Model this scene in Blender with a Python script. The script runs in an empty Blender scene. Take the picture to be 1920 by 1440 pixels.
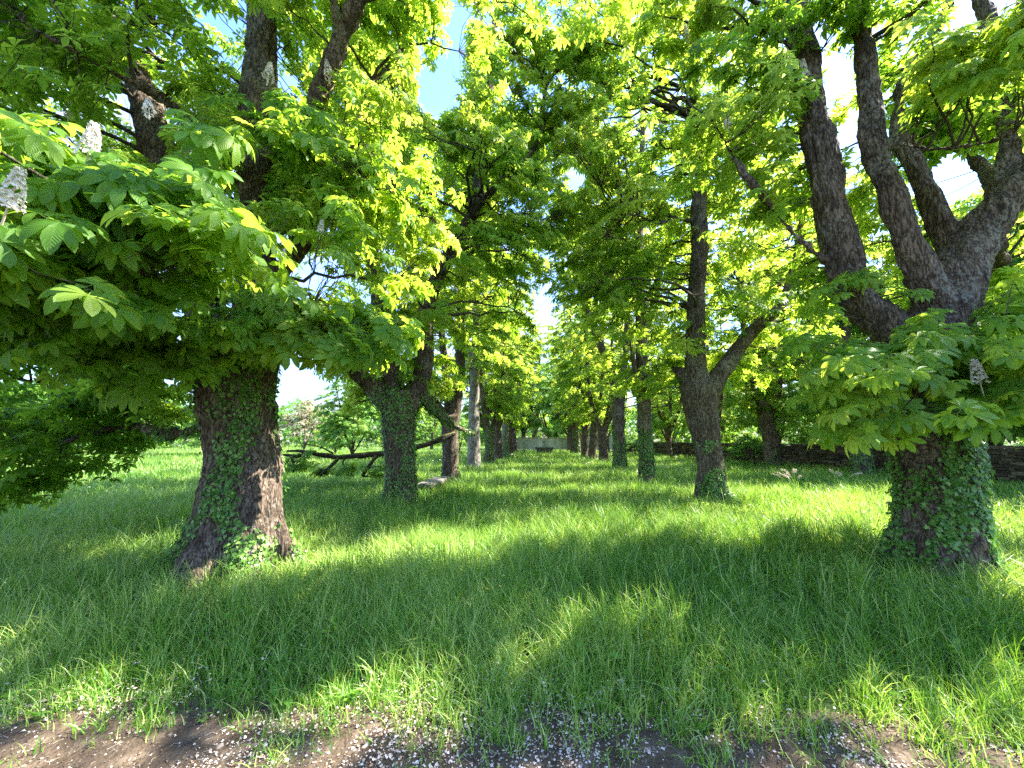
import bpy, math, random
import numpy as np
from mathutils import Vector

scene = bpy.context.scene
# ------------------------------------------------------------------ camera
FPX = 721.0                      # focal length in pixels of a 1920 px wide frame
PITCH = math.atan(105 / FPX)
CAM = np.array([0.0, 0.0, 1.6])
cd = bpy.data.cameras.new("camera"); cam = bpy.data.objects.new("camera", cd)
scene.collection.objects.link(cam)
cam.location = CAM; cam.rotation_euler = (math.pi / 2 + PITCH, 0, 0)
cd.sensor_width = 36; cd.lens = 36 * FPX / 1920
cd.clip_start = 0.05; cd.clip_end = 2000
scene.camera = cam
# ------------------------------------------------------------------ light
SUN_AZ, SUN_EL = math.radians(76), math.radians(50)
scene.view_settings.view_transform = 'Standard'
scene.view_settings.look = 'None'
scene.view_settings.exposure = 2.85
scene.view_settings.gamma = 1
world = bpy.data.worlds.new("World"); scene.world = world; world.use_nodes = True
wn, wl = world.node_tree.nodes, world.node_tree.links
wn.clear()
wo = wn.new('ShaderNodeOutputWorld'); bg = wn.new('ShaderNodeBackground')
sky = wn.new('ShaderNodeTexSky'); sky.sky_type = 'NISHITA'; sky.sun_disc = False
sky.sun_elevation = SUN_EL; sky.sun_rotation = SUN_AZ
sky.air_density = 1.0; sky.dust_density = 0.3; sky.ozone_density = 2.0
tc = wn.new('ShaderNodeTexCoord'); mp = wn.new('ShaderNodeMapping')
mp.inputs['Scale'].default_value = (1.0, 1.0, 2.6)
ns = wn.new('ShaderNodeTexNoise'); ns.inputs['Scale'].default_value = 2.3
ns.inputs['Detail'].default_value = 7; ns.inputs['Roughness'].default_value = 0.58
rp = wn.new('ShaderNodeValToRGB')
rp.color_ramp.elements[0].position = 0.46; rp.color_ramp.elements[1].position = 0.72
mxw = wn.new('ShaderNodeMixRGB'); mxw.inputs['Color2'].default_value = (1.7, 1.8, 1.95, 1)
wl.new(tc.outputs['Generated'], mp.inputs['Vector']); wl.new(mp.outputs[0], ns.inputs['Vector'])
wl.new(ns.outputs['Fac'], rp.inputs[0]); sz_ = wn.new('ShaderNodeSeparateXYZ'); wl.new(tc.outputs['Generated'], sz_.inputs[0])
mr = wn.new('ShaderNodeMapRange'); mr.inputs['From Min'].default_value = .69; mr.inputs['From Max'].default_value = .58; wl.new(sz_.outputs[2], mr.inputs['Value'])
mm = wn.new('ShaderNodeMath'); mm.operation = 'MULTIPLY'; wl.new(rp.outputs[0], mm.inputs[0]); wl.new(mr.outputs[0], mm.inputs[1])
wl.new(mm.outputs[0], mxw.inputs['Fac'])
hs = wn.new('ShaderNodeHueSaturation'); hs.inputs['Saturation'].default_value = 1.12; wl.new(sky.outputs[0], hs.inputs['Color'])
hr = wn.new('ShaderNodeMapRange'); hr.inputs['From Min'].default_value = 0; hr.inputs['From Max'].default_value = .45; hr.inputs['To Min'].default_value = .27; hr.inputs['To Max'].default_value = 1
hm_ = wn.new('ShaderNodeMixRGB'); hm_.blend_type = 'MULTIPLY'; hm_.inputs[0].default_value = 1; wl.new(hs.outputs[0], hm_.inputs[1]); wl.new(sz_.outputs[2], hr.inputs['Value']); wl.new(hr.outputs[0], hm_.inputs[2])
tn_ = wn.new('ShaderNodeMixRGB'); tn_.blend_type = 'MULTIPLY'; tn_.inputs[0].default_value = 1; tn_.inputs[2].default_value = (.78, .78, .92, 1)
wl.new(hm_.outputs[0], tn_.inputs[1]); wl.new(tn_.outputs[0], mxw.inputs['Color1']); wl.new(mxw.outputs[0], bg.inputs[0])
wl.new(bg.outputs[0], wo.inputs[0]); bg.inputs[1].default_value = 0.14
sd = bpy.data.lights.new("sun", 'SUN'); sd.energy = 4.0; sd.angle = math.radians(0.53)
sd.color = (1.0, 0.94, 0.84)
sun = bpy.data.objects.new("sun", sd); scene.collection.objects.link(sun)
SDIR = Vector((math.sin(SUN_AZ) * math.cos(SUN_EL), math.cos(SUN_AZ) * math.cos(SUN_EL), math.sin(SUN_EL)))
sun.rotation_euler = SDIR.to_track_quat('Z', 'Y').to_euler(); sun.location = SDIR * 60
cy = scene.cycles
cy.max_bounces = 8; cy.diffuse_bounces = 4; cy.transmission_bounces = 6; cy.glossy_bounces = 2
cy.transparent_max_bounces = 8; cy.use_denoising = False
scene.render.filter_size = 1.1
cy.sample_clamp_indirect = 6
# ------------------------------------------------------------------ helpers
def P(px, py, Y):
    """world point seen at a photo pixel, at distance Y in front"""
    u = (px - 960) / FPX; v = (720 - py) / FPX
    dy = -v * math.sin(PITCH) + math.cos(PITCH); dz = v * math.cos(PITCH) + math.sin(PITCH)
    s = Y / dy
    return np.array([u * s, Y, 1.6 + dz * s])
def project(p):
    q = p - CAM
    d = q[:, 1] * math.cos(PITCH) + q[:, 2] * math.sin(PITCH)
    w = -q[:, 1] * math.sin(PITCH) + q[:, 2] * math.cos(PITCH)
    ok = d > 0.05; dd = np.where(ok, d, 1)
    return np.where(ok, 960 + FPX * q[:, 0] / dd, -9999), np.where(ok, 720 - FPX * w / dd, -9999), d

def vnoise(p, seed=0):
    """value noise 0..1 for an (N,3) array"""
    p = np.asarray(p, float); i = np.floor(p).astype(np.int64); f = p - i; f = f * f * (3 - 2 * f)
    def h(a, b, c):
        n = (a * 374761393 + b * 668265263 + c * 1274126177 + seed * 974634777) & 0xFFFFFFFF
        n = ((n ^ (n >> 13)) * 1274126177) & 0xFFFFFFFF
        n = ((n ^ (n >> 16)) * 2246822519) & 0xFFFFFFFF
        return ((n ^ (n >> 15)) & 0xFFFF) / 65535.0
    out = 0
    for a in (0, 1):
        for b in (0, 1):
            for c in (0, 1):
                w = (f[:, 0] if a else 1 - f[:, 0]) * (f[:, 1] if b else 1 - f[:, 1]) * (f[:, 2] if c else 1 - f[:, 2])
                out = out + w * h(i[:, 0] + a, i[:, 1] + b, i[:, 2] + c)
    return out
def fbm(p, seed=0, o=3):
    s = 0; a = 1; t = 0
    for k in range(o):
        s = s + a * vnoise(p * 2 ** k, seed + k); t += a; a *= .5
    return s / t

def mesh(name, verts, faces, mat, uv=None, var=None, smooth=False):
    """verts (V,3); faces: list of int arrays (N,k); uv (V,2); var (V,)"""
    me = bpy.data.meshes.new(name)
    verts = np.asarray(verts, np.float32)
    faces = [np.asarray(f, np.int32) for f in faces if len(f)]
    nl = sum(f.size for f in faces); nf = sum(len(f) for f in faces)
    me.vertices.add(len(verts)); me.vertices.foreach_set('co', verts.ravel())
    me.loops.add(nl); li = np.concatenate([f.ravel() for f in faces]); me.loops.foreach_set('vertex_index', li)
    me.polygons.add(nf)
    tot = np.concatenate([np.full(len(f), f.shape[1], np.int32) for f in faces])
    st = np.concatenate([[0], np.cumsum(tot)[:-1]]).astype(np.int32)
    me.polygons.foreach_set('loop_start', st)
    me.polygons.foreach_set('use_smooth', np.full(nf, smooth))
    if uv is not None:
        l = me.uv_layers.new(name='uv'); l.data.foreach_set('uv', np.asarray(uv, np.float32)[li].ravel())
    if var is not None:
        a = me.attributes.new('var', 'FLOAT', 'POINT'); a.data.foreach_set('value', np.asarray(var, np.float32))
    me.update(calc_edges=True)
    if isinstance(mat, (list, tuple)):
        for m in mat: me.materials.append(m)
    else: me.materials.append(mat)
    return me
def link(name, me, parent=None, label=None, cat=None, group=None, kind=None, loc=None):
    o = bpy.data.objects.new(name, me); scene.collection.objects.link(o)
    if parent is not None: o.parent = parent
    if loc is not None: o.location = loc
    if label: o['label'] = label
    if cat: o['category'] = cat
    if group: o['group'] = group
    if kind: o['kind'] = kind
    return o
class MB:
    """gathers pieces into one mesh"""
    def __init__(s): s.v = []; s.f = {}; s.n = 0; s.a = []; s.u = []
    def add(s, v, faces, var=0.5, uv=None):
        v = np.asarray(v, float).reshape(-1, 3)
        for f in faces:
            f = np.asarray(f, int)
            if len(f): s.f.setdefault(f.shape[1], []).append(f + s.n)
        s.v.append(v); s.n += len(v)
        s.a.append(np.broadcast_to(np.asarray(var, float), (len(v),)))
        s.u.append(np.zeros((len(v), 2)) if uv is None else np.asarray(uv, float).reshape(-1, 2))
    def build(s, name, mat, smooth=False, off=None):
        v = np.concatenate(s.v)
        if off is not None: v = v - np.asarray(off)
        return mesh(name, v, [np.concatenate(f) for f in s.f.values()], mat,
                    uv=np.concatenate(s.u), var=np.concatenate(s.a), smooth=smooth)
    def box(s, c, d, rz=0, var=.5, taper=1.0, jit=0, rng=None):
        x, y, z = np.array(d) / 2
        v = np.array([[-x, -y, -z], [x, -y, -z], [x, y, -z], [-x, y, -z],
                      [-x * taper, -y * taper, z], [x * taper, -y * taper, z], [x * taper, y * taper, z], [-x * taper, y * taper, z]])
        if jit: v = v + rng.normal(0, jit, v.shape)
        cr, sr = math.cos(rz), math.sin(rz)
        v = v @ np.array([[cr, sr, 0], [-sr, cr, 0], [0, 0, 1]]) + np.asarray(c)
        s.add(v, [[[0, 3, 2, 1], [4, 5, 6, 7], [0, 1, 5, 4], [1, 2, 6, 5], [2, 3, 7, 6], [3, 0, 4, 7]]], var)

def norm(a): return a / np.maximum(np.linalg.norm(a, axis=-1, keepdims=True), 1e-9)
def tubes(Pn, Rn, k=4):
    """Pn (N,m,3) polylines, Rn (N,m) radii -> verts, quad faces (open tubes), many at once"""
    N, m, _ = Pn.shape
    T = np.empty_like(Pn); T[:, 1:-1] = Pn[:, 2:] - Pn[:, :-2]; T[:, 0] = Pn[:, 1] - Pn[:, 0]; T[:, -1] = Pn[:, -1] - Pn[:, -2]
    T = norm(T); ref = np.where(np.abs(T[:, :1, 2:3]) > .9, np.array([1., 0, 0]), np.array([0, 0, 1.]))
    ref = np.broadcast_to(ref, T.shape)
    A = norm(np.cross(T, ref)); B = np.cross(T, A)
    th = np.arange(k) * 2 * math.pi / k
    V = Pn[:, :, None] + Rn[:, :, None, None] * (A[:, :, None] * np.cos(th)[None, None, :, None] + B[:, :, None] * np.sin(th)[None, None, :, None])
    idx = np.arange(N * m * k).reshape(N, m, k)
    a = idx[:, :-1]; b = idx[:, 1:]
    F = np.stack([a, np.roll(a, -1, 2), np.roll(b, -1, 2), b], -1).reshape(-1, 4)
    return V.reshape(-1, 3), F
def tube1(path, rad, k=10, cap=True):
    """one smooth tube with parallel transported frame"""
    path = np.asarray(path, float); rad = np.asarray(rad, float); m = len(path)
    T = norm(np.gradient(path, axis=0)); A = np.zeros((m, 3))
    a = np.cross(T[0], [0.3, 1, 0.1]); a /= np.linalg.norm(a)
    for i in range(m):
        a = a - T[i] * a.dot(T[i]); a /= np.linalg.norm(a); A[i] = a
    B = np.cross(T, A); th = np.arange(k) * 2 * math.pi / k
    V = path[:, None] + rad[:, None, None] * (A[:, None] * np.cos(th)[None, :, None] + B[:, None] * np.sin(th)[None, :, None])
    idx = np.arange(m * k).reshape(m, k); a_, b_ = idx[:-1], idx[1:]
    F = np.stack([a_, np.roll(a_, -1, 1), np.roll(b_, -1, 1), b_], -1).reshape(-1, 4)
    V = V.reshape(-1, 3); tri = []
    if cap:
        V = np.vstack([V, path[0], path[-1]])
        for j in range(k):
            tri += [[m * k, (j + 1) % k, j], [m * k + 1, (m - 1) * k + j, (m - 1) * k + (j + 1) % k]]
    return V, F, np.array(tri, int).reshape(-1, 3)
def spline(pts, step=0.12):
    """Catmull-Rom through rows of (x,y,z,r)"""
    p = np.asarray(pts, float); p = np.vstack([2 * p[0] - p[1], p, 2 * p[-1] - p[-2]]); out = []
    for i in range(1, len(p) - 2):
        n = max(2, int(np.linalg.norm(p[i + 1, :3] - p[i, :3]) / step)); t = np.linspace(0, 1, n, endpoint=False)[:, None]
        a, b, c, d = p[i - 1], p[i], p[i + 1], p[i + 2]
        out.append(.5 * (2 * b + (c - a) * t + (2 * a - 5 * b + 4 * c - d) * t ** 2 + (3 * b - a - 3 * c + d) * t ** 3))
    out.append(p[-2][None]); o = np.vstack(out); o[:, 3] = np.maximum(o[:, 3], .004); return o
# ------------------------------------------------------------------ materials
def new_mat(name):
    m = bpy.data.materials.new(name); m.use_nodes = True; n = m.node_tree.nodes; n.clear()
    return m, n, m.node_tree.links
def ramp(n, stops):
    r = n.new('ShaderNodeValToRGB'); e = r.color_ramp.elements
    while len(e) < len(stops): e.new(0.5)
    for k, (p, c) in enumerate(stops): e[k].position = p; e[k].color = (*c, 1)
    return r
def leaf_mat(name, cols, trans, tw=0.45, rough=0.45, veins=True, spec=0.35):
    """cols / trans: three colours along the per-leaf variation"""
    m, n, l = new_mat(name)
    at = n.new('ShaderNodeAttribute'); at.attribute_name = 'var'
    r1 = ramp(n, [(0, cols[0]), (.5, cols[1]), (1, cols[2])]); r2 = ramp(n, [(0, trans[0]), (.5, trans[1]), (1, trans[2])])
    l.new(at.outputs['Fac'], r1.inputs[0]); l.new(at.outputs['Fac'], r2.inputs[0])
    pb = n.new('ShaderNodeBsdfPrincipled'); pb.inputs['Roughness'].default_value = rough
    pb.inputs['Specular IOR Level'].default_value = spec
    tr = n.new('ShaderNodeBsdfTranslucent'); mx = n.new('ShaderNodeMixShader'); mx.inputs[0].default_value = tw
    o = n.new('ShaderNodeOutputMaterial'); col = r1.outputs[0]
    if veins:
        uv = n.new('ShaderNodeUVMap'); uv.uv_map = 'uv'; sp = n.new('ShaderNodeSeparateXYZ'); l.new(uv.outputs[0], sp.inputs[0])
        ab = n.new('ShaderNodeMath'); ab.operation = 'ABSOLUTE'; l.new(sp.outputs[0], ab.inputs[0])
        s1 = n.new('ShaderNodeMath'); s1.operation = 'MULTIPLY_ADD'; l.new(ab.outputs[0], s1.inputs[0]); s1.inputs[1].default_value = -.22
        l.new(sp.outputs[1], s1.inputs[2])
        s2 = n.new('ShaderNodeMath'); s2.operation = 'MULTIPLY'; s2.inputs[1].default_value = 75; l.new(s1.outputs[0], s2.inputs[0])
        s3 = n.new('ShaderNodeMath'); s3.operation = 'SINE'; l.new(s2.outputs[0], s3.inputs[0])
        mid = n.new('ShaderNodeMath'); mid.operation = 'LESS_THAN'; mid.inputs[1].default_value = .05; l.new(ab.outputs[0], mid.inputs[0])
        ved = n.new('ShaderNodeMath'); ved.operation = 'GREATER_THAN'; ved.inputs[1].default_value = .93; l.new(s3.outputs[0], ved.inputs[0])
        mv = n.new('ShaderNodeMath'); mv.operation = 'MAXIMUM'; l.new(mid.outputs[0], mv.inputs[0]); l.new(ved.outputs[0], mv.inputs[1])
        ml = n.new('ShaderNodeMath'); ml.operation = 'MULTIPLY'; ml.inputs[1].default_value = .16; l.new(mv.outputs[0], ml.inputs[0])
        mc = n.new('ShaderNodeMixRGB'); l.new(ml.outputs[0], mc.inputs[0]); l.new(col, mc.inputs[1]); mc.inputs[2].default_value = (.25, .42, .10, 1)
        col = mc.outputs[0]
        bp = n.new('ShaderNodeBump'); bp.inputs['Strength'].default_value = .35; bp.inputs['Distance'].default_value = .003
        l.new(s3.outputs[0], bp.inputs['Height']); l.new(bp.outputs[0], pb.inputs['Normal'])
    l.new(col, pb.inputs['Base Color']); l.new(r2.outputs[0], tr.inputs['Color'])
    l.new(pb.outputs[0], mx.inputs[1]); l.new(tr.outputs[0], mx.inputs[2]); l.new(mx.outputs[0], o.inputs[0])
    return m
M_LEAF = leaf_mat('chestnut_leaf', [(.050, .14, .016), (.10, .225, .024), (.21, .32, .04)],
                  [(.24, .46, .03), (.50, .70, .05), (.76, .82, .12)], .58)
M_IVY = leaf_mat('ivy_leaf', [(.05, .13, .02), (.12, .26, .04), (.30, .42, .13)], [(.08, .25, .02), (.15, .4, .04), (.3, .5, .08)], .25, .30, False)
M_GRASS = leaf_mat('grass_blade', [(.020, .085, .007), (.112, .28, .022), (.42, .53, .15)],
                   [(.08, .26, .012), (.34, .58, .03), (.58, .68, .12)], .34, .42, False, .4)
M_FIELD = leaf_mat('bush_leaf', [(.06, .18, .03), (.11, .27, .035), (.20, .34, .06)],
                   [(.2, .45, .03), (.35, .6, .05), (.5, .65, .08)], .45, .5, False)
M_PINK = leaf_mat('purple_leaf', [(.24, .22, .13), (.34, .32, .20), (.44, .42, .30)], [(.3, .25, .1), (.4, .35, .15), (.5, .45, .25)], .35, .5, False)

def bark_mat(name, dark, mid, light, scale=1.0, lichen=.3, moss=0.0):
    m, n, l = new_mat(name)
    tc = n.new('ShaderNodeTexCoord'); mp = n.new('ShaderNodeMapping'); mp.inputs['Scale'].default_value = (19 * scale, 19 * scale, 4.2 * scale)
    l.new(tc.outputs['Object'], mp.inputs[0])
    nz = n.new('ShaderNodeTexNoise'); nz.inputs['Scale'].default_value = .9; nz.inputs['Detail'].default_value = 4; nz.inputs['Roughness'].default_value = .6; nz.inputs['Distortion'].default_value = .5
    l.new(mp.outputs[0], nz.inputs['Vector'])
    sb_ = n.new('ShaderNodeMath'); sb_.operation = 'SUBTRACT'; sb_.inputs[1].default_value = .5; l.new(nz.outputs['Fac'], sb_.inputs[0])
    ab_ = n.new('ShaderNodeMath'); ab_.operation = 'ABSOLUTE'; l.new(sb_.outputs[0], ab_.inputs[0])
    wv = n.new('ShaderNodeMixRGB'); wv.blend_type = 'ADD'; wv.inputs[0].default_value = 2.5; l.new(mp.outputs[0], wv.inputs[1]); l.new(nz.outputs['Color'], wv.inputs[2])
    vv = n.new('ShaderNodeTexVoronoi'); vv.feature = 'DISTANCE_TO_EDGE'; vv.inputs['Scale'].default_value = 1.7; l.new(wv.outputs[0], vv.inputs['Vector'])
    vc = n.new('ShaderNodeMath'); vc.operation = 'MULTIPLY_ADD'; vc.inputs[1].default_value = .35; vc.inputs[2].default_value = .0; l.new(vv.outputs['Distance'], vc.inputs[0])
    vo = n.new('ShaderNodeMath'); vo.operation = 'ADD'; l.new(ab_.outputs[0], vo.inputs[0]); l.new(vc.outputs[0], vo.inputs[1])
    r = ramp(n, [(.03, dark), (.11, mid), (.28, light)]); l.new(vo.outputs[0], r.inputs[0])
    n2 = n.new('ShaderNodeTexNoise'); n2.inputs['Scale'].default_value = 2.2; n2.inputs['Detail'].default_value = 6; n2.inputs['Roughness'].default_value = .65
    l.new(tc.outputs['Object'], n2.inputs['Vector'])
    r2 = ramp(n, [(.3, (.45, .42, .40)), (.55, (1, 1, 1)), (.75, (1.5, 1.5, 1.45))]); l.new(n2.outputs['Fac'], r2.inputs[0])
    mu = n.new('ShaderNodeMixRGB'); mu.blend_type = 'MULTIPLY'; mu.inputs[0].default_value = 1; l.new(r.outputs[0], mu.inputs[1]); l.new(r2.outputs[0], mu.inputs[2])
    n3 = n.new('ShaderNodeTexNoise'); n3.inputs['Scale'].default_value = 22; n3.inputs['Detail'].default_value = 4; l.new(tc.outputs['Object'], n3.inputs['Vector'])
    n4 = n.new('ShaderNodeTexNoise'); n4.inputs['Scale'].default_value = 1.6; n4.inputs['Detail'].default_value = 2; l.new(tc.outputs['Object'], n4.inputs['Vector'])
    ad = n.new('ShaderNodeMath'); ad.operation = 'MULTIPLY'; l.new(n3.outputs['Fac'], ad.inputs[0]); l.new(n4.outputs['Fac'], ad.inputs[1])
    r3 = ramp(n, [(.30, (0, 0, 0)), (.36, (lichen,) * 3)]); l.new(ad.outputs[0], r3.inputs[0])
    mc = n.new('ShaderNodeMixRGB'); l.new(r3.outputs[0], mc.inputs[0]); l.new(mu.outputs[0], mc.inputs[1]); mc.inputs[2].default_value = (.42, .43, .36, 1)
    col = mc.outputs[0]
    if moss:
        ge = n.new('ShaderNodeNewGeometry'); sp = n.new('ShaderNodeSeparateXYZ'); l.new(ge.outputs['Normal'], sp.inputs[0])
        ma = n.new('ShaderNodeMath'); ma.operation = 'MULTIPLY_ADD'; ma.inputs[1].default_value = .8; l.new(n3.outputs['Fac'], ma.inputs[0]); l.new(sp.outputs[2], ma.inputs[2])
        r4 = ramp(n, [(.95, (0, 0, 0)), (1.25, (moss,) * 3)]); l.new(ma.outputs[0], r4.inputs[0])
        m5 = n.new('ShaderNodeMixRGB'); l.new(r4.outputs[0], m5.inputs[0]); l.new(col, m5.inputs[1]); m5.inputs[2].default_value = (.13, .14, .03, 1); col = m5.outputs[0]
    bp = n.new('ShaderNodeBump'); bp.inputs['Strength'].default_value = .9; bp.inputs['Distance'].default_value = .06 / scale
    hh = n.new('ShaderNodeMath'); hh.operation = 'MULTIPLY_ADD'; hh.inputs[1].default_value = .25; l.new(n3.outputs['Fac'], hh.inputs[0]); l.new(vo.outputs[0], hh.inputs[2])
    l.new(hh.outputs[0], bp.inputs['Height'])
    pb = n.new('ShaderNodeBsdfPrincipled'); pb.inputs['Roughness'].default_value = .9; pb.inputs['Specular IOR Level'].default_value = .2
    l.new(col, pb.inputs['Base Color']); l.new(bp.outputs[0], pb.inputs['Normal'])
    o = n.new('ShaderNodeOutputMaterial'); l.new(pb.outputs[0], o.inputs[0]); return m
M_BARK = bark_mat('chestnut_bark', (.035, .025, .018), (.125, .092, .066), (.25, .20, .15), 1.0, .25)
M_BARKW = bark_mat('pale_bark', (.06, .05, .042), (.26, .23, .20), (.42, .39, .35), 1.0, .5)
M_TWIG = bark_mat('twig_bark', (.03, .024, .018), (.09, .07, .05), (.16, .125, .09), 3.0, .2)
M_MOSSY = bark_mat('mossy_bark', (.02, .016, .012), (.06, .045, .032), (.12, .09, .06), 1.5, .2, .75)

def noise_mat(name, stops, scale=4, detail=6, rough=.9, bump=.3, dist=.02, map_scale=(1, 1, 1), distort=0):
    m, n, l = new_mat(name); tc = n.new('ShaderNodeTexCoord'); mp = n.new('ShaderNodeMapping'); mp.inputs['Scale'].default_value = map_scale
    l.new(tc.outputs['Object'], mp.inputs[0]); nz = n.new('ShaderNodeTexNoise'); nz.inputs['Scale'].default_value = scale
    nz.inputs['Detail'].default_value = detail; nz.inputs['Roughness'].default_value = .65; nz.inputs['Distortion'].default_value = distort
    l.new(mp.outputs[0], nz.inputs['Vector']); r = ramp(n, stops); l.new(nz.outputs['Fac'], r.inputs[0])
    pb = n.new('ShaderNodeBsdfPrincipled'); pb.inputs['Roughness'].default_value = rough; pb.inputs['Specular IOR Level'].default_value = .25
    bp = n.new('ShaderNodeBump'); bp.inputs['Strength'].default_value = bump; bp.inputs['Distance'].default_value = dist
    n2 = n.new('ShaderNodeTexNoise'); n2.inputs['Scale'].default_value = scale * 6; n2.inputs['Detail'].default_value = 5; l.new(tc.outputs['Object'], n2.inputs['Vector'])
    l.new(n2.outputs['Fac'], bp.inputs['Height']); l.new(bp.outputs[0], pb.inputs['Normal']); l.new(r.outputs[0], pb.inputs['Base Color'])
    o = n.new('ShaderNodeOutputMaterial'); l.new(pb.outputs[0], o.inputs[0]); return m
def var_mat(name, stops, rough=.8, trans=0):
    m, n, l = new_mat(name); at = n.new('ShaderNodeAttribute'); at.attribute_name = 'var'; r = ramp(n, stops); l.new(at.outputs['Fac'], r.inputs[0])
    pb = n.new('ShaderNodeBsdfPrincipled'); pb.inputs['Roughness'].default_value = rough; pb.inputs['Specular IOR Level'].default_value = .2
    nz = n.new('ShaderNodeTexNoise'); nz.inputs['Scale'].default_value = 40; nz.inputs['Detail'].default_value = 4
    tcx = n.new('ShaderNodeTexCoord'); l.new(tcx.outputs['Object'], nz.inputs['Vector'])
    rr = ramp(n, [(.3, (.7, .7, .7)), (.7, (1.15, 1.15, 1.15))]); l.new(nz.outputs['Fac'], rr.inputs[0])
    mu = n.new('ShaderNodeMixRGB'); mu.blend_type = 'MULTIPLY'; mu.inputs[0].default_value = 1; l.new(r.outputs[0], mu.inputs[1]); l.new(rr.outputs[0], mu.inputs[2])
    l.new(mu.outputs[0], pb.inputs['Base Color']); o = n.new('ShaderNodeOutputMaterial')
    if trans:
        tr = n.new('ShaderNodeBsdfTranslucent'); l.new(r.outputs[0], tr.inputs[0]); mx = n.new('ShaderNodeMixShader'); mx.inputs[0].default_value = trans
        l.new(pb.outputs[0], mx.inputs[1]); l.new(tr.outputs[0], mx.inputs[2]); l.new(mx.outputs[0], o.inputs[0])
    else: l.new(pb.outputs[0], o.inputs[0])
    return m
M_SOIL = noise_mat('meadow_soil', [(.3, (.035, .05, .014)), (.5, (.05, .085, .02)), (.7, (.09, .15, .03))], 3.4, 8, .95, .6, .03)
M_DIRT = noise_mat('dirt_path', [(.3, (.034, .023, .014)), (.5, (.078, .055, .035)), (.72, (.165, .125, .085))], 6.5, 12, .95, 1.0, .03)
M_FLOWER = var_mat('blossom', [(0, (.72, .50, .30)), (.3, (.80, .72, .60)), (1, (.86, .84, .78))], .7, .3)
M_PETAL = var_mat('petal', [(0, (.45, .26, .13)), (.3, (.60, .48, .38)), (1, (.76, .69, .61))], .8, .15)
M_STONE = noise_mat('grey_stone', [(.3, (.07, .065, .05)), (.5, (.14, .13, .11)), (.72, (.26, .245, .21))], 5, 8, .9, .5, .02)
M_RUBBLE = var_mat('rubble_stone', [(0, (.03, .024, .016)), (.5, (.09, .07, .045)), (1, (.20, .16, .11))], .95)
M_MORTAR = noise_mat('old_mortar', [(.3, (.05, .045, .035)), (.7, (.13, .115, .09))], 8, 5)
M_PLASTER = noise_mat('stained_plaster', [(.28, (.10, .11, .06)), (.48, (.28, .27, .20)), (.68, (.46, .44, .37))], 1.0, 7, .9, .2, .01, (1, 1, .25))
M_TILE = var_mat('clay_tile', [(0, (.30, .15, .09)), (.5, (.45, .27, .18)), (1, (.55, .42, .33))], .85)
M_BRICK = var_mat('red_brick', [(0, (.35, .13, .08)), (.5, (.46, .20, .13)), (1, (.55, .30, .22))], .9)
M_STRAW = var_mat('dry_twig', [(0, (.10, .07, .045)), (1, (.42, .36, .28))], .9)
M_YEL = var_mat('yellow_petal', [(0, (.75, .55, .02)), (1, (.85, .70, .05))], .6, .2)
M_WATER, _n, _l = new_mat('water'); _p = _n.new('ShaderNodeBsdfPrincipled'); _p.inputs['Base Color'].default_value = (.75, .8, .8, 1); _p.inputs['Roughness'].default_value = .15
_p.inputs['Transmission Weight'].default_value = .6; _o = _n.new('ShaderNodeOutputMaterial'); _l.new(_p.outputs[0], _o.inputs[0])

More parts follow.
